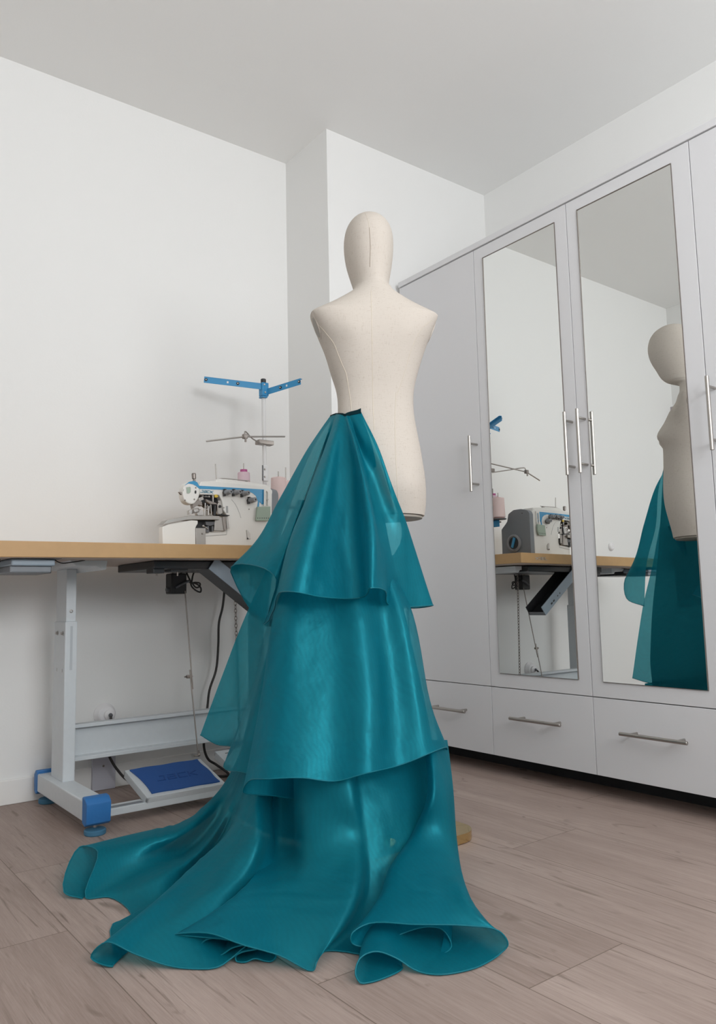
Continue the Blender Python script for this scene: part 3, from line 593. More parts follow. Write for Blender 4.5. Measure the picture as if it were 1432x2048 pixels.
bm = new_bm(); add_lathe(bm, (1.5268, 2.545, 1.09), (1, 0, 0), [(0.003, 0), (0.003, 0.001)], 10); obj('casing_screw', bm, M['black'], cs)
# hanging thread bracket with sage plate
ring = [at_y(x, y, 2.492) for x, y in [(530.5, 1008), (530, 984), (532, 979), (535, 978), (537.5, 980), (538.5, 1008)]]
bm = new_bm(); add_prism(bm, poly([(528.5, 979), (538.5, 978), (539, 1011), (535.5, 1011), (535.8, 985), (533.5, 981.5), (531.5, 984), (531.5, 1011), (528, 1011)], 2.491), (0, 0.003, 0), 0.0004); br = obj('white_bracket', bm, M['machine_white'], ov)
bm = new_bm(); add_tube(bm, [at_y(533, 1000, 2.492), at_y(537, 999, 2.492)], 0.0016, 6); obj('bracket_pin', bm, M['bright_steel'], br)
sg = plate('sage_plate', [(515, 1013.5), (541, 1013), (541, 1031), (538, 1041.5), (512.5, 1041)], 2.486, 0.008, 'sage', ov, 0.0008)
for k in range(6):
    x = 515.3+k*4.2; plate('plate_slot', [(x, 1035), (x+1, 1035), (x+1, 1037.5), (x, 1037.5)], 2.4855, 0.001, 'black', sg)

# ------------------------------------------------------------------ thread stand and cones
PX, PY_ = 1.592, 2.708
TS = 0.8785
st = thing('thread_stand', 'tall white thread stand with two blue arms behind the overlock machine', 'thread stand', (PX, PY_, TS))
bm = new_bm(); add_cyl(bm, (PX, PY_, TS+0.001), (PX-0.003, PY_, 1.585), 0.0085, 20); obj('pole', bm, M['tube_white'], st)
bm = new_bm(); add_lathe(bm, (PX, PY_, TS), (0, 0, 1), [(0.028, 0), (0.028, 0.004), (0.014, 0.008), (0.012, 0.02)], 24); obj('base', bm, M['dark_grey'], st)
bm = new_bm(); add_lathe(bm, (PX-0.003, PY_, 1.578), (0, 0, 1), [(0.011, 0), (0.011, 0.014), (0.009, 0.016)], 18); obj('pole_cap', bm, M['black'], st)
bm = new_bm(); add_box(bm, (PX-0.017, PY_-0.016, 1.52), (PX+0.013, PY_+0.014, 1.576), 0.002); cl = obj('arm_clamp', bm, M['arm_blue'], st)
screws(cl, [(PX-0.004, PY_-0.016, 1.534), (PX-0.008, PY_-0.016, 1.566)], (0, -1, 0), 0.004, 'bright_steel')
bm = new_bm(); add_box(bm, (PX-0.018, PY_-0.018, 1.512), (PX+0.006, PY_+0.012, 1.518), 0.001); obj('clamp_lip', bm, M['arm_blue'], cl)
def stand_arm(a, b):
    a, b = Vector(a), Vector(b); d = (b-a); L = d.length; d.normalize(); z = Vector((0, 0, 1)); s = d.cross(z).normalized(); n = s.cross(d)
    if s.y > 0: s = -s
    mt = Matrix(((d.x, s.x, n.x, a.x), (d.y, s.y, n.y, a.y), (d.z, s.z, n.z, a.z), (0, 0, 0, 1)))
    bm = new_bm(); add_box(bm, (0, 0, -0.013), (L, 0.002, 0.013), 0.0006, mt); add_box(bm, (0, -0.012, 0.011), (L, 0.002, 0.013), 0.0005, mt)
    arm = obj('arm', bm, M['arm_blue'], st)
    for t in (0.965, 0.42):
        bm = new_bm(); add_lathe(bm, mt @ Vector((L*t, 0.002, 0)), s, [(0.006, 0), (0.006, 0.002), (0.0035, 0.003)], 14); e = obj('thread_eye', bm, M['black'], arm)
        bm = new_bm(); add_lathe(bm, mt @ Vector((L*t, 0.0052, 0)), s, [(0.0022, 0), (0.0022, 0.0006)], 10); obj('eye_hole', bm, M['tube_white'], arm)
    bm = new_bm(); add_box(bm, (L*0.58, 0.0018, -0.004), (L*0.58+0.007, 0.0026, 0.004), 0, mt); obj('arm_slot', bm, M['tube_white'], arm)
stand_arm((PX-0.012, PY_-0.004, 1.560), (1.372, 2.812, 1.583))
stand_arm((PX+0.006, PY_-0.012, 1.538), (1.66, 2.535, 1.553))
# middle guide rod
bm = new_bm(); add_tube(bm, [(1.288, 2.622, 1.285), (1.433, 2.586, 1.312), (1.645, 2.637, 1.345)], 0.0032, 10); gr = obj('guide_rod', bm, M['steel'], st)
bm = new_bm(); add_box(bm, (1.424, 2.576, 1.303), (1.442, 2.594, 1.322), 0.003); add_cyl(bm, (1.433, 2.58, 1.29), (1.433, 2.58, 1.305), 0.004, 10); obj('rod_pin', bm, M['worn_steel'], gr)
bm = new_bm(); add_tube(bm, crs([(1.433, 2.588, 1.318), (1.437, 2.592, 1.333), (1.447, 2.60, 1.334), (1.50, 2.65, 1.325), (1.575, 2.69, 1.312)], 5), 0.0026, 8); obj('rod_link', bm, M['steel'], gr)
bm = new_bm(); add_box(bm, (1.555, 2.688, 1.316), (1.625, 2.722, 1.334), 0.002); obj('rod_bracket', bm, M['worn_steel'], st)
bm = new_bm(); add_box(bm, (PX-0.020, PY_-0.0125, 1.165), (PX+0.010, PY_-0.006, 1.232), 0.003); jb = obj('joint_plate', bm, M['tube_white'], st)
screws(jb, [(PX-0.008, PY_-0.0125, 1.183), (PX-0.008, PY_-0.0125, 1.214)], (0, -1, 0), 0.004)
bm = new_bm(); add_box(bm, (PX-0.020, PY_-0.0155, 1.167), (PX-0.015, PY_-0.0115, 1.230), 0.0015); obj('joint_edge', bm, M['dark_grey'], jb)
# tray
TRZ = 1.068
bm = new_bm()
for c in ((1.515, 2.745), (1.607, 2.627), (1.70, 2.72)):
    add_lathe(bm, (c[0], c[1], TRZ-0.006), (0, 0, 1), [(0.036, 0), (0.038, 0.002), (0.038, 0.004), (0.036, 0.0055)], 28)
    a, b = Vector((PX, PY_, TRZ-0.006)), Vector((c[0], c[1], TRZ-0.006)); d = (b-a).normalized(); s = Vector((-d.y, d.x, 0))*0.014
    add_prism(bm, [a-s, b-s, b+s, a+s], (0, 0, 0.004))
tr = obj('tray', bm, M['dark_grey'], st)
bm = new_bm(); add_box(bm, (PX+0.004, PY_-0.075, TRZ-0.04), (PX+0.010, PY_-0.008, TRZ-0.006), 0.001); add_box(bm, (PX-0.012, PY_-0.014, TRZ-0.04), (PX+0.012, PY_+0.014, TRZ-0.007), 0.001); obj('tray_bracket', bm, M['arm_blue'], tr)
for c, zt in (((1.515, 2.745), 1.24), ((1.607, 2.627), 1.197), ((1.70, 2.72), 1.235)):
    bm = new_bm(); add_cyl(bm, (c[0], c[1], TRZ-0.002), (c[0], c[1], zt), 0.0025, 10); obj('spool_pin', bm, M['steel'], st)
GC = 'cones of sewing thread on the thread stand'
def cone(c, label, r0, r1, h, m, tip, tipr, tiph):
    t = thing('thread_cone', label, 'thread cone', (c[0], c[1], TRZ), GC)
    bm = new_bm(); add_lathe(bm, (c[0], c[1], TRZ+0.003), (0, 0, 1), [(r0*0.9, 0), (r0, 0.004), (r0+(r1-r0)*0.5, h*0.5), (r1, h-0.003), (r1*0.93, h)], 36); obj('thread', bm, M[m], t)
    bm = new_bm(); add_lathe(bm, (c[0], c[1], TRZ+0.0028+h), (0, 0, 1), [(tipr, 0), (tipr, tiph)], 24); obj('cone_tip', bm, M[tip], t)
    bm = new_bm(); add_lathe(bm, (c[0], c[1], TRZ), (0, 0, 1), [(r0*0.8, 0), (r0*0.86, 0.0032)], 24); obj('cone_base', bm, M[tip], t)
cone((1.515, 2.745), 'lilac pink thread cone with magenta collar directly behind the overlock machine', 0.0275, 0.0245, 0.131, 'thread_lilac', 'magenta', 0.0145, 0.012)
cone((1.607, 2.627), 'pale pink thread cone with coral tip right of the white pole', 0.033, 0.030, 0.100, 'thread', 'coral', 0.014, 0.003)
cone((1.70, 2.72), 'pale pink thread cone mostly hidden behind the teal train', 0.033, 0.030, 0.105, 'thread', 'letter_grey', 0.014, 0.003)

# ------------------------------------------------------------------ things on and along the walls
bm = new_bm(); px_, pz_ = 1.035, 0.272
add_lathe(bm, (px_, YB-0.0005, pz_), (0, -1, 0), [(0.041, 0), (0.041, 0.006), (0.037, 0.012), (0.034, 0.02), (0.031, 0.026), (0.026, 0.03)], 36)
so = thing('wall_socket', 'round white wall socket half hidden behind the grey cross beam', 'socket', (px_, YB, pz_-0.041))
obj('face_plate', bm, M['socket'], so)
bm = new_bm(); add_lathe(bm, (px_+0.006, YB-0.029, pz_), (0, -1, 0), [(0.019, 0), (0.018, 0.012), (0.010, 0.018), (0.009, 0.022)], 24); pl_ = obj('plug', bm, M['socket'], so)
bm = new_bm(); add_lathe(bm, (px_+0.006, YB-0.0508, pz_), (0, -1, 0), [(0.008, 0), (0.006, 0.008)], 16); obj('cord_grip', bm, M['dark_grey'], pl_)
bm = new_bm(); add_lathe(bm, (0.2, YB-0.0005, 0.989), (0, -1, 0), [(0.026, 0), (0.026, 0.006), (0.022, 0.014), (0.014, 0.018)], 28)
tag(obj('blank_socket', bm, M['socket']), 'round white cap on the back wall above the table, seen in the mirror', 'wall cap')
cvr = thing('cover_plate', 'lilac grey cover plate with one screw standing against the back baseboard', 'cover plate', (1.028, 2.945, 0))
boxo('plate', (0.985, 2.938, 0.001), (1.071, 2.9515, 0.20), M['plate_grey'], cvr, 0.0015)
screws(cvr, [(1.025, 2.938, 0.087)], (0, -1, 0), 0.004)
pp = [at_x(1337, 818, 2*XW-XL), at_x(1337, 848, 2*XW-XL)]
bm = new_bm(); add_box(bm, (XL, 2.70, 1.86), (XL+0.03, pp[0][1], 2.02), 0.004)
tag(obj('wall_panel', bm, M['panel_grey']), 'small mauve grey box on the left wall, seen in the mirror behind the mannequin neck', 'wall box')
cabp = [at_y(x, y, 2.90) for x, y in [(452, 1138), (449, 1180), (445, 1215), (438, 1245), (436.5, 1290), (432, 1340), (419, 1380), (415, 1412)]]
cabp += [at_y(x, y, 2.86) for x, y in [(408, 1470), (409, 1500), (417, 1519), (432, 1529)]]
cabp += [np.array(v) for v in [(1.47, 2.80, 0.010), (1.40, 2.86, 0.005), (1.25, 2.88, 0.005), (1.13, 2.87, 0.02)]]
cabp += [at_y(x, y, 2.85) for x, y in [(252, 1558), (236, 1541), (225, 1525), (218, 1508)]]
cabp += [np.array((1.03, 2.87, 0.23)), np.array((px_+0.004, 2.905, 0.268))]
cabp = crs(cabp, 6); cabp[:, 2] = np.maximum(cabp[:, 2], 0.0052)
bm = new_bm(); add_tube(bm, cabp, 0.0048, 10)
tag(obj('power_cable', bm, M['cable']), 'black power cable hanging behind the sewing table and plugged into the wall', 'cable')

# ------------------------------------------------------------------ mannequin
MX, MY = 1.379, 1.711; HEAD = math.radians(28)
FW = Vector((math.sin(HEAD), math.cos(HEAD), 0)); RT = Vector((math.cos(HEAD), -math.sin(HEAD), 0))
mq = thing('mannequin', 'faceless linen covered female dress form with head on a brass base', 'mannequin', (MX, MY, 0))
SEC = [  # z, half width, front, back, exponent
 (0.912, 0.130, 0.106, -0.104, 2.3), (0.94, 0.1345, 0.110, -0.110, 2.3), (0.98, 0.136, 0.118, -0.116, 2.3), (1.02, 0.1345, 0.126, -0.116, 2.3),
 (1.06, 0.130, 0.132, -0.112, 2.3), (1.10, 0.1255, 0.134, -0.103, 2.3), (1.15, 0.118, 0.132, -0.090, 2.3), (1.20, 0.111, 0.128, -0.081, 2.3), (1.24, 0.109, 0.126, -0.078, 2.3),
 (1.28, 0.112, 0.124, -0.080, 2.3), (1.32, 0.1215, 0.120, -0.087, 2.3), (1.36, 0.134, 0.116, -0.094, 2.3), (1.40, 0.148, 0.108, -0.100, 2.35), (1.44, 0.163, 0.090, -0.103, 3.0),
 (1.47, 0.176, 0.064, -0.102, 3.3), (1.490, 0.186, 0.055, -0.099, 3.2), (1.500, 0.1885, 0.052, -0.097, 3.0), (1.508, 0.183, 0.050, -0.094, 2.5), (1.52, 0.161, 0.047, -0.090, 2.3),
 (1.535, 0.133, 0.044, -0.084, 2.1), (1.55, 0.107, 0.042, -0.077, 2.0), (1.565, 0.082, 0.042, -0.069, 2.0), (1.575, 0.067, 0.044, -0.064, 2.0), (1.583, 0.059, 0.070, -0.060, 2.0), (1.590, 0.055, 0.090, -0.057, 2.0), (1.602, 0.0525, 0.105, -0.052, 2.0),
 (1.618, 0.054, 0.117, -0.050, 2.0), (1.65, 0.061, 0.132, -0.049, 2.05), (1.69, 0.0685, 0.151, -0.051, 2.1),
 (1.73, 0.073, 0.160, -0.052, 2.1), (1.765, 0.073, 0.158, -0.049, 2.1), (1.795, 0.067, 0.148, -0.038, 2.05), (1.818, 0.055, 0.131, -0.018, 2.0), (1.834, 0.039, 0.108, 0.006, 2.0),
 (1.843, 0.022, 0.085, 0.030, 2.0), (1.846, 0.004, 0.062, 0.052, 2.0)]
secs = crs(np.array([(a*1.0, b, c) for a, b, c, d, e in SEC]), 3); secs2 = crs(np.array([(a, d, e*0.05) for a, b, c, d, e in SEC]), 3)
bm = new_bm(); NS = 72; rings = []
for (z, hw_, yf), (_, yb, ex) in zip(secs, secs2):
    ring = []; ex = ex/0.05
    for k in range(NS):
        t = 2*math.pi*k/NS; c, s = math.cos(t), math.sin(t)
        x = hw_*math.copysign(abs(c)**(2/ex), c); yy = math.copysign(abs(s)**(2/ex), s); y = yy*yf if s > 0 else -yy*yb
        yc = (yf+yb)/2
        if z > 1.59: y = yc + (yf-yb)/2*yy
        if s > 0 and 1.22 < z < 1.52:        # bust
            for sx in (-1, 1):
                y += 0.036*math.exp(-((x-sx*0.072)/0.048)**2 - ((z-1.343)/(0.050 if z > 1.343 else 0.036))**2)
        if s < 0 and z < 1.08:               # seat
            for sx in (-1, 1): y -= 0.010*math.exp(-((x-sx*0.065)/0.05)**2 - ((z-0.99)/0.05)**2)
        if s < 0 and 1.3 < z < 1.5:          # shoulder blades and spine
            for sx in (-1, 1): y -= 0.006*math.exp(-((x-sx*0.08)/0.04)**2 - ((z-1.42)/0.05)**2)
        p = Vector((MX, MY, z)) + RT*x + FW*y; ring.append(bm.verts.new(p))
    rings.append(ring)
for a, b in zip(rings[:-1], rings[1:]):
    for k in range(NS): bm.faces.new((a[k], a[(k+1) % NS], b[(k+1) % NS], b[k]))
bm.faces.new(list(reversed(rings[0]))); bm.faces.new(rings[-1])
def arm_plane(sx):
    p = Vector((MX, MY, 1.4620)) + RT*(sx*0.1705) - FW*0.010
    return p, (RT*sx - Vector((0, 0, 0.36))).normalized()
for sx in (-1, 1):                       # flat-cut arm holes
    p, n = arm_plane(sx)
    fs_ = [f for f in bm.faces if f.calc_center_median().z > 1.375]; ge = list({v for f in fs_ for v in f.verts}) + list({e for f in fs_ for e in f.edges}) + fs_
    g = bmesh.ops.bisect_plane(bm, geom=ge, dist=1e-5, plane_co=p, plane_no=n, clear_outer=True)
    bmesh.ops.holes_fill(bm, edges=[e for e in bm.edges if e.is_boundary], sides=0)
bvh = BVHTree.FromBMesh(bm)
bodyo = obj('body', bm, M['linen'], mq, 38)
def seam(pix, r, m):
    pts = []
    for x, y in crs([(a, b, 0) for a, b in pix], 8)[:, :2]:
        h = bvh.ray_cast(Vector(C0), Vector(ray(x, y)).normalized())
        if h[0] is not None: pts.append(h[0])
    if len(pts) > 2:
        bm = new_bm(); add_tube(bm, pts, r, 6); obj('seam', bm, M[m], bodyo)
seam([(730, 424), (737, 445), (739, 465)], 0.0006, 'seam')
seam([(738.5, 455), (740.5, 490), (739.5, 534)], 0.0008, 'seam_dark')
seam([(742, 582), (743, 620), (744, 680), (745, 760), (746, 815), (748, 860)], 0.0008, 'seam')
seam([(613, 640), (625, 643), (640, 653), (655, 670), (667, 686), (676, 708), (684, 728), (692, 747), (697, 775), (701, 800), (703, 822)], 0.0010, 'seam')
seam([(792, 785), (790, 830), (791, 900), (795, 980), (797, 1020)], 0.0008, 'seam')
seam([(864, 640), (845, 655), (826, 690), (812, 735), (801, 770), (794, 790)], 0.0006, 'seam')
for sx in (-1, 1):
    p, n = arm_plane(sx); u2 = Vector((0, 0, 1)) - n*n.z; u2.normalize(); v2 = n.cross(u2)
    def disc(a, b, h0, h1):
        bm = new_bm(); N = 36; A = [bm.verts.new(p + u2*(a*math.cos(2*math.pi*k/N)) + v2*(b*math.sin(2*math.pi*k/N)) + n*h0) for k in range(N)]
        B = [bm.verts.new(p + u2*(a*math.cos(2*math.pi*k/N)) + v2*(b*math.sin(2*math.pi*k/N)) + n*h1) for k in range(N)]
        for k in range(N): bm.faces.new((A[k], A[(k+1) % N], B[(k+1) % N], B[k]))
        bm.faces.new(list(reversed(A))); bm.faces.new(B); return bm
    ac = obj('arm_cap', disc(0.036, 0.032, -0.004, 0.0012), M['linen'], bodyo)
    obj('arm_socket', disc(0.030, 0.025, 0.0008, 0.0018), M['cap'], bodyo)
bm = new_bm(); N = 48
A = [bm.verts.new(Vector((MX, MY, 0.9105)) + RT*(0.124*math.copysign(abs(math.cos(t))**0.87, math.cos(t))) + FW*(0.099*math.copysign(abs(math.sin(t))**0.87, math.sin(t)))) for t in [2*math.pi*k/N for k in range(N)]]
bm.faces.new(A); g = bmesh.ops.extrude_face_region(bm, geom=bm.faces[:]); bmesh.ops.translate(bm, vec=(0, 0, -0.006), verts=[v for v in g['geom'] if isinstance(v, bmesh.types.BMVert)]); bmesh.ops.recalc_face_normals(bm, faces=bm.faces[:])
obj('bottom_cap', bm, M['cap'], mq)
bm = new_bm(); add_cyl(bm, (MX, MY, 0.028), (MX, MY, 0.906), 0.013, 24); add_lathe(bm, (MX, MY, 0.028), (0, 0, 1), [(0.03, 0), (0.03, 0.012), (0.018, 0.02)], 24); obj('pole', bm, M['brass'], mq)
bm = new_bm(); ro = []; bx0, bx1, by0, by1, rr = 1.17, 1.640, 1.607, 1.87, 0.07
for cx_, cy_, a0 in ((bx1-rr, by1-rr, 0), (bx0+rr, by1-rr, 90), (bx0+rr, by0+rr, 180), (bx1-rr, by0+rr, 270)):
    for k in range(13):
        a_ = math.radians(a0+k*90/12); ro.append((cx_+rr*math.cos(a_), cy_+rr*math.sin(a_)))
add_prism(bm, [(x, y, 0.001) for x, y in ro], (0, 0, 0.027), 0.005)
obj('base_plate', bm, M['brass'], mq)

# ------------------------------------------------------------------ tiered organza train
tn = thing('skirt_train', 'three tiered teal organza train pinned to the mannequin waist and trailing over the floor', 'skirt train', (1.2, 1.7, 0))
def P3(x, y, s):
    if s < 1: return at_z(x, y, s)
    if s < 2.2 and y < 1045:             # cloth lies on the form, never inside it
        h = bvh.ray_cast(Vector(C0), Vector(ray(x, y)).normalized())
        if h[0] is not None: s = min(s, float(np.dot(np.array(h[0]), FH)) - 0.010)
    return at_d(x, y, s)
def folds(cols, k, push):
    """deepen the folds: move every column away from the mean of its neighbours"""
    out = []
    for i, c in enumerate(cols):
        nb = [cols[j] for j in (i-2, i-1, i+1, i+2) if 0 <= j < len(cols)]; col = []
        for r, (x, y, d) in enumerate(c):
            if d < 1: col.append((x, y, d)); continue
            m = sum(n[r][2] for n in nb)/len(nb); w = (0, 0.5, 1, 1, 1, 1)[r] if 1 < i < len(cols)-2 else 0
            col.append((x, y, d + k*w*(d-m) + push[r]))
        out.append(col)
    return out
def surface(name, cols, material, rs=7, cs=5, hem=True, floor=False, parent=tn, hem_r=0.0014, ripple=0.0, fu=8.0, fade=False):
    C3 = [crs([P3(*p) for p in c], rs) for c in cols]
    R = min(len(c) for c in C3); rows = [crs([c[r] for c in C3], cs) for r in range(R)]
    rows = np.array(rows)
    if ripple:                            # soft hanging ripples, running down the cloth and growing towards the hem
        du = np.gradient(rows, axis=1); dv = np.gradient(rows, axis=0); nn = np.cross(du, dv); nn /= np.maximum(np.linalg.norm(nn, axis=2, keepdims=True), 1e-9)
        ul = np.concatenate([[0], np.cumsum(np.linalg.norm(np.diff(rows[int(R*0.45)], axis=0), axis=1))])*fu
        for r in range(R):
            for k in range(rows.shape[1]):
                v = r/(R-1); a = ripple*min(1.0, 0.15+1.5*v)
                if fade: a *= max(0.0, min(1.0, (0.80-v)/0.2))
                n_ = noise.noise(Vector((ul[k], v*1.6, 7.3))) + 0.5*noise.noise(Vector((ul[k]*1.9, v*3.0, 2.1)))
                rows[r, k] += nn[r, k]*a*n_
                if fade:                 # slack creases lying across the middle panel
                    w_ = math.exp(-((v-0.66)/0.08)**2)*math.exp(-((rows[r, k, 0]-CRX)/0.16)**2)*0.0035
                    rows[r, k, 2] += w_*math.sin(v*95+2.5*noise.noise(Vector((ul[k]*0.4, v*3, 1.0))))
    if floor: rows[:, :, 2] = np.maximum(rows[:, :, 2], 0.0030)
    bm = new_bm(); V = [[bm.verts.new(p) for p in row] for row in rows]
    for a, b in zip(V[:-1], V[1:]):
        for k in range(len(a)-1): bm.faces.new((a[k], a[k+1], b[k+1], b[k]))
    o = obj(name, bm, material, parent, 180)
    if hem:
        bm = new_bm(); pts = [rows[-1][0]]
        for p in rows[-1][1:]:
            if np.linalg.norm(p-pts[-1]) > 0.002: pts.append(p)
        add_tube(bm, pts, hem_r, 6); obj('rolled_hem', bm, M['hem'], o)
    return rows
# inner full-length layer
surface('lining', [
 [(664, 834, 2.31), (632, 950, 2.325), (585, 1120, 2.35), (550, 1250, 2.375), (510, 1400, 2.395), (474, 1560, 2.41), (462, 1618, 0.012)],
 [(666, 832, 2.27), (636, 950, 2.28), (600, 1120, 2.29), (575, 1250, 2.29), (545, 1400, 2.29), (515, 1560, 2.29), (500, 1640, 0.012)],
 [(670, 830, 2.22), (650, 950, 2.20), (622, 1120, 2.19), (602, 1250, 2.18), (580, 1400, 2.17), (560, 1560, 2.17), (550, 1668, 0.012)],
 [(680, 829, 2.17), (678, 950, 2.105), (668, 1120, 2.09), (662, 1250, 2.08), (655, 1400, 2.06), (650, 1560, 2.05), (648, 1690, 0.012)],
 [(703, 828, 2.145), (722, 950, 2.085), (735, 1120, 2.09), (745, 1250, 2.08), (755, 1400, 2.06), (765, 1560, 2.05), (770, 1692, 0.012)],
 [(716, 826, 2.13), (740, 920, 2.075), (762, 1080, 2.10), (788, 1250, 2.13), (818, 1400, 2.13), (840, 1560, 2.12), (850, 1682, 0.012)],
 [(721, 826, 2.125), (748, 905, 2.072), (776, 1070, 2.13), (815, 1250, 2.16), (852, 1400, 2.16), (880, 1560, 2.15), (882, 1668, 0.012)],
], M['lining'], hem=False, ripple=0.016, fu=5.0)
# bottom tier, spilling over the floor
CRX = at_z(610, 1750, 0.09)[0]
LOOPS = []                               # the hem doubles back twice under the middle panel
for i, (x, y, z) in enumerate([(462, 1917, 0.010), (482, 1900, 0.022), (492, 1891, 0.030), (467, 1895, 0.026), (440, 1911, 0.010), (413, 1912, 0.006), (403, 1899, 0.013), (406, 1884, 0.028),
                               (425, 1876, 0.035), (455, 1875, 0.038), (505, 1893, 0.030), (542, 1900, 0.018), (552, 1912, 0.009), (544, 1922, 0.004), (530, 1922, 0.004), (510, 1917, 0.008),
                               (491, 1924, 0.004), (473, 1922, 0.004), (471, 1913, 0.012), (485, 1904, 0.021), (515, 1897, 0.025), (470, 1882, 0.036), (400, 1874, 0.037)]):
    LOOPS.append([(545, 1480, 2.075-0.001*i), (550, 1600, 2.04-0.001*i), (556-0.5*i, 1698, 0.092+0.0003*i), (552-1.5*i, 1772, 0.061+0.0007*i), (0.62*x+0.38*(540-2*i), 1838, 0.6*z+0.022), (x, y, z)])
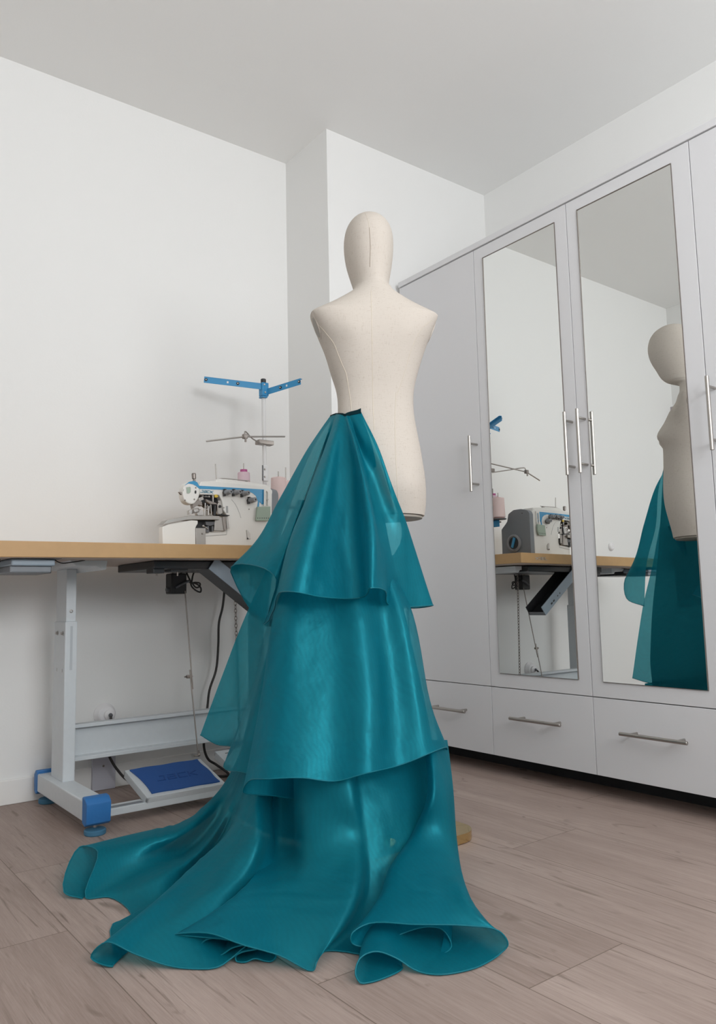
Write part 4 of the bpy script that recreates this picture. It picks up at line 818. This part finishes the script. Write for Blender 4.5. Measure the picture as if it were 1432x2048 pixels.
T3 = [
 [(500, 1480, 2.35), (470, 1560, 2.36), (430, 1622, 0.09), (350, 1680, 0.02), (250, 1730, 0.008), (165, 1797, 0.003)],
 [(495, 1480, 2.40), (463, 1556, 2.40), (418, 1618, 0.10), (330, 1665, 0.045), (215, 1720, 0.03), (128, 1784, 0.014)],
 [(490, 1480, 2.42), (458, 1552, 2.42), (410, 1615, 0.105), (365, 1647, 0.07), (285, 1664, 0.065), (159, 1694, 0.072)],
 [(492, 1480, 2.38), (462, 1558, 2.35), (416, 1622, 0.115), (360, 1668, 0.088), (290, 1687, 0.080), (196, 1703, 0.07)],
 [(497, 1480, 2.30), (470, 1565, 2.24), (430, 1640, 0.085), (374, 1697, 0.032), (300, 1722, 0.040), (172, 1796, 0.004)],
 [(500, 1480, 2.25), (476, 1570, 2.17), (440, 1650, 0.098), (384, 1718, 0.058), (312, 1760, 0.042), (218, 1794, 0.003)],
 [(505, 1480, 2.2), (482, 1575, 2.13), (448, 1660, 0.082), (396, 1735, 0.022), (330, 1788, 0.02), (262, 1835, 0.003)],
 [(508, 1480, 2.18), (486, 1580, 2.11), (450, 1665, 0.085), (395, 1745, 0.03), (318, 1800, 0.018), (226, 1848, 0.003)],
 [(510, 1480, 2.15), (488, 1580, 2.08), (452, 1670, 0.085), (390, 1762, 0.03), (320, 1840, 0.012), (225, 1933, 0.003)],
 [(512, 1480, 2.13), (490, 1580, 2.04), (454, 1670, 0.10), (388, 1752, 0.045), (306, 1826, 0.026), (182, 1915, 0.014)],
 [(515, 1480, 2.1), (495, 1580, 2.0), (458, 1662, 0.135), (400, 1718, 0.088), (332, 1782, 0.065), (213, 1884, 0.046)],
 [(520, 1480, 2.08), (505, 1585, 1.96), (482, 1665, 0.15), (430, 1740, 0.095), (355, 1812, 0.06), (268, 1907, 0.028)],
 [(525, 1480, 2.06), (516, 1600, 1.92), (517, 1676, 0.155), (490, 1740, 0.105), (415, 1810, 0.068), (350, 1934, 0.005)],
 [(535, 1480, 2.06), (530, 1600, 1.95), (533, 1690, 0.125), (515, 1757, 0.075), (455, 1832, 0.04), (432, 1935, 0.004)],
 *LOOPS,
 [(552, 1480, 2.08), (545, 1600, 2.01), (535, 1700, 0.102), (480, 1780, 0.082), (415, 1830, 0.058), (350, 1869, 0.038)],
 [(560, 1480, 2.08), (560, 1600, 2.02), (554, 1695, 0.100), (520, 1775, 0.086), (470, 1828, 0.066), (415, 1866, 0.05)],
 [(578, 1480, 2.07), (582, 1600, 1.995), (582, 1692, 0.108), (565, 1772, 0.086), (535, 1832, 0.062), (487, 1890, 0.04)],
 [(600, 1480, 1.92), (601, 1590, 1.865), (606, 1690, 0.138), (608, 1770, 0.087), (590, 1840, 0.056), (560, 1911, 0.024)],
 [(640, 1480, 1.865), (650, 1590, 1.82), (662, 1690, 0.145), (660, 1770, 0.094), (640, 1850, 0.053), (626, 1941, 0.003)],
 [(690, 1480, 1.85), (705, 1600, 1.80), (716, 1680, 0.150), (712, 1770, 0.096), (682, 1850, 0.055), (633, 1925, 0.015)],
 [(712, 1480, 1.92), (720, 1600, 1.835), (734, 1690, 1.8), (736, 1775, 0.06), (705, 1850, 0.02), (655, 1901, 0.004)],
 [(725, 1480, 1.932), (735, 1600, 1.843), (748, 1690, 1.806), (752, 1776, 0.057), (760, 1850, 0.012), (760, 1918, 0.003)],
 [(738, 1480, 1.943), (750, 1600, 1.851), (763, 1690, 1.813), (768, 1777, 0.054), (800, 1860, 0.012), (805, 1935, 0.003)],
 [(751, 1480, 1.955), (764, 1600, 1.86), (777, 1690, 1.821), (784, 1778, 0.052), (770, 1870, 0.015), (754, 1961, 0.003)],
 [(764, 1480, 1.967), (779, 1600, 1.869), (791, 1690, 1.83), (801, 1778, 0.051), (745, 1870, 0.02), (722, 1966, 0.004)],
 [(777, 1480, 1.978), (794, 1600, 1.88), (806, 1690, 1.84), (817, 1779, 0.05), (737, 1860, 0.03), (711, 1948, 0.018)],
 [(790, 1480, 1.99), (808, 1600, 1.893), (820, 1690, 1.85), (833, 1780, 0.051), (748, 1850, 0.04), (720, 1917, 0.036)],
 [(803, 1480, 2.002), (823, 1600, 1.906), (834, 1690, 1.861), (849, 1781, 0.051), (775, 1850, 0.042), (750, 1903, 0.042)],
 [(816, 1480, 2.013), (838, 1600, 1.921), (849, 1690, 1.873), (865, 1782, 0.053), (805, 1855, 0.034), (790, 1915, 0.028)],
 [(829, 1480, 2.025), (853, 1600, 1.937), (863, 1690, 1.886), (882, 1782, 0.055), (845, 1865, 0.02), (835, 1942, 0.006)],
 [(842, 1480, 2.037), (868, 1600, 1.954), (877, 1690, 1.9), (898, 1783, 0.057), (890, 1870, 0.015), (883, 1949, 0.003)],
 [(855, 1480, 2.048), (882, 1600, 1.972), (892, 1690, 1.915), (914, 1784, 0.061), (935, 1865, 0.018), (950, 1936, 0.003)],
 [(868, 1480, 2.06), (897, 1600, 1.99), (906, 1690, 1.93), (930, 1785, 0.065), (965, 1850, 0.03), (1002, 1906, 0.007)],
 [(893, 1480, 2.060), (906, 1580, 1.97), (913, 1680, 0.11), (938, 1785, 0.082), (966, 1832, 0.058), (1016, 1888, 0.022)],
 [(888, 1480, 2.020), (903, 1580, 1.93), (908, 1680, 0.125), (926, 1785, 0.09), (952, 1828, 0.072), (998, 1862, 0.046)],
 [(875, 1480, 1.970), (890, 1580, 1.88), (890, 1680, 0.135), (896, 1780, 0.09), (912, 1820, 0.075), (930, 1851, 0.057)],
 [(868, 1480, 1.940), (877, 1590, 1.845), (862, 1670, 0.148), (838, 1770, 0.097), (833, 1815, 0.078), (830, 1849, 0.061)],
 [(860, 1480, 1.930), (866, 1596, 1.825), (841, 1660, 0.155), (792, 1735, 0.113), (768, 1792, 0.084), (738, 1847, 0.059)],
 [(850, 1480, 1.950), (855, 1596, 1.86), (828, 1665, 0.14), (780, 1740, 0.095), (755, 1800, 0.068), (703, 1869, 0.045)],
 [(850, 1480, 1.970), (853, 1598, 1.88), (826, 1668, 0.13), (782, 1745, 0.085), (757, 1810, 0.055), (705, 1887, 0.028)],
 [(852, 1480, 1.980), (856, 1600, 1.89), (832, 1675, 0.12), (800, 1755, 0.08), (785, 1820, 0.05), (742, 1893, 0.02)],
 [(855, 1480, 1.985), (862, 1600, 1.895), (850, 1680, 0.12), (835, 1765, 0.08), (825, 1820, 0.055), (795, 1871, 0.03)],
 [(860, 1480, 1.990), (870, 1600, 1.9), (868, 1680, 0.12), (865, 1770, 0.082), (865, 1815, 0.062), (850, 1854, 0.042)],
 [(865, 1480, 2.000), (876, 1600, 1.91), (880, 1680, 0.115), (885, 1770, 0.078), (892, 1820, 0.055), (886, 1860, 0.034)],
 [(868, 1480, 2.010), (880, 1600, 1.92), (886, 1680, 0.11), (895, 1775, 0.07), (905, 1835, 0.04), (903, 1892, 0.012)],
 [(865, 1480, 2.020), (876, 1600, 1.93), (880, 1685, 0.10), (885, 1780, 0.06), (890, 1850, 0.03), (880, 1913, 0.004)],
]
surface('lower_tier', T3, M['organza'], floor=True, ripple=0.006, fade=True)
# middle tier
T2 = [
 [(595, 1000, 2.28), (542, 1120, 2.33), (489, 1235, 2.385), (450, 1345, 2.43), (404, 1470, 2.47)],
 [(603, 1000, 2.26), (557, 1120, 2.30), (518, 1240, 2.34), (488, 1350, 2.37), (438, 1489, 2.40)],
 [(610, 1000, 2.25), (572, 1120, 2.27), (540, 1240, 2.29), (510, 1360, 2.30), (470, 1496, 2.32)],
 [(615, 1000, 2.25), (575, 1120, 2.25), (540, 1250, 2.24), (503, 1400, 2.22), (450, 1535, 2.21)],
 [(622, 1000, 2.25), (582, 1120, 2.2), (548, 1260, 2.14), (520, 1400, 2.10), (500, 1549, 2.07)],
 [(640, 1000, 2.24), (610, 1120, 2.18), (590, 1250, 2.13), (595, 1420, 2.08), (603, 1597, 1.99)],
 [(636, 1000, 2.2), (600, 1120, 2.13), (570, 1250, 2.06), (550, 1420, 2.0), (552, 1592, 1.94)],
 [(632, 1000, 2.18), (592, 1120, 2.08), (550, 1240, 2.01), (516, 1410, 1.95), (484, 1584, 1.91)],
 [(632, 1000, 2.16), (590, 1120, 2.06), (548, 1230, 1.98), (520, 1400, 1.92), (494, 1562, 1.88)],
 [(645, 1000, 2.1), (612, 1120, 2.0), (585, 1230, 1.92), (567, 1400, 1.86), (540, 1559, 1.81)],
 [(662, 1000, 2.075), (642, 1120, 1.985), (628, 1230, 1.925), (625, 1400, 1.858), (605, 1556, 1.79)],
 [(682, 1000, 2.065), (676, 1120, 1.985), (670, 1230, 1.93), (678, 1400, 1.86), (670, 1562, 1.80)],
 [(702, 1000, 2.05), (710, 1120, 1.962), (720, 1230, 1.90), (737, 1400, 1.832), (735, 1546, 1.785)],
 [(718, 1000, 2.06), (750, 1120, 2.0), (768, 1230, 1.955), (788, 1400, 1.90), (795, 1531, 1.845)],
 [(732, 1000, 2.06), (768, 1120, 2.0), (806, 1230, 1.955), (838, 1400, 1.905), (860, 1506, 1.87)],
 [(742, 1000, 2.07), (781, 1120, 2.05), (826, 1230, 2.03), (862, 1400, 2.0), (897, 1493, 1.97)],
 [(741, 1000, 2.08), (779, 1120, 2.1), (823, 1230, 2.12), (855, 1400, 2.14), (882, 1520, 2.14)],
]
surface('middle_tier', folds(T2, 0.1, (0.05, 0.035, 0.02, 0.01, 0)), M['organza'], ripple=0.012, fu=6.0)
# upper tier, pleated into the waist tape
T1 = [
 [(664, 836, 2.31), (625, 897, 2.33), (585, 1000, 2.35), (550, 1110, 2.40), (530, 1240, 2.44)],
 [(662, 834, 2.305), (622, 895, 2.335), (572, 1000, 2.375), (528, 1092, 2.43), (496, 1216, 2.51)],
 [(660, 833, 2.30), (619, 893, 2.33), (566, 994, 2.36), (517, 1082, 2.40), (463, 1146, 2.45)],
 [(664, 831, 2.27), (632, 890, 2.26), (590, 990, 2.28), (548, 1075, 2.31), (511, 1131, 2.32)],
 [(668, 829, 2.24), (648, 885, 2.20), (612, 985, 2.20), (580, 1075, 2.22), (553, 1160, 2.23)],
 [(672, 828, 2.22), (655, 880, 2.20), (622, 980, 2.22), (588, 1090, 2.24), (530, 1247, 2.25)],
 [(674, 828, 2.19), (655, 884, 2.14), (615, 990, 2.11), (580, 1080, 2.10), (545, 1225, 2.12)],
 [(676, 828, 2.17), (657, 886, 2.09), (612, 1000, 2.03), (582, 1085, 2.00), (556, 1185, 1.99)],
 [(681, 828, 2.15), (668, 885, 2.06), (640, 1000, 1.98), (612, 1090, 1.94), (590, 1184, 1.92)],
 [(686, 829, 2.14), (682, 886, 2.06), (670, 1000, 1.985), (655, 1095, 1.945), (640, 1193, 1.92)],
 [(690, 831, 2.14), (698, 884, 2.055), (706, 960, 2.0), (708, 1080, 1.96), (718, 1195, 1.945)],
 [(693, 830, 2.12), (709, 884, 2.02), (728, 965, 1.955), (744, 1075, 1.905), (742, 1176, 1.895)],
 [(697, 829, 2.14), (715, 884, 2.075), (740, 970, 2.03), (760, 1080, 1.98), (768, 1181, 1.945)],
 [(706, 827, 2.125), (728, 884, 2.06), (758, 970, 2.045), (782, 1080, 2.03), (776, 1208, 2.02)],
 [(716, 825, 2.12), (745, 885, 2.055), (775, 970, 2.04), (805, 1080, 2.07), (820, 1213, 2.10)],
 [(722, 823, 2.12), (755, 890, 2.055), (785, 970, 2.045), (825, 1080, 2.11), (868, 1210, 2.15)],
 [(722, 824, 2.122), (755, 891, 2.062), (785, 972, 2.055), (823, 1083, 2.13), (828, 1216, 2.22)],
 [(721, 825, 2.124), (753, 893, 2.066), (781, 974, 2.062), (812, 1085, 2.16), (742, 1210, 2.25)],
 [(720, 826, 2.126), (751, 895, 2.069), (778, 976, 2.066), (800, 1088, 2.17), (668, 1205, 2.26)],
]
rows1 = surface('upper_tier', folds(T1, 0.6, (0, 0, -0.005, -0.015, -0.035)), M['organza'], ripple=0.008, fu=9.0)
# waist tape
top_row = rows1[0][::3]
bm = new_bm(); up1 = []; dn1 = []
for i, p in enumerate(top_row):
    t = i/(len(top_row)-1); v = Vector(p); out = Vector((v.x-MX, v.y-MY, 0)); 
    k = 0.002 + 0.010*max(0.0, (t-0.45)/0.55)
    up1.append(v + Vector((0, 0, k)) + Vector(FH)*(-0.003)); dn1.append(v - Vector((0, 0, 0.004)) + Vector(FH)*(-0.003))
for i in range(len(up1)-1):
    a, b, c, d = dn1[i], dn1[i+1], up1[i+1], up1[i]
    if (b-a).length > 1e-4: add_prism(bm, [a, b, c, d], Vector(FH)*0.0025)
obj('waist_tape', bm, M['band'], tn, 0)
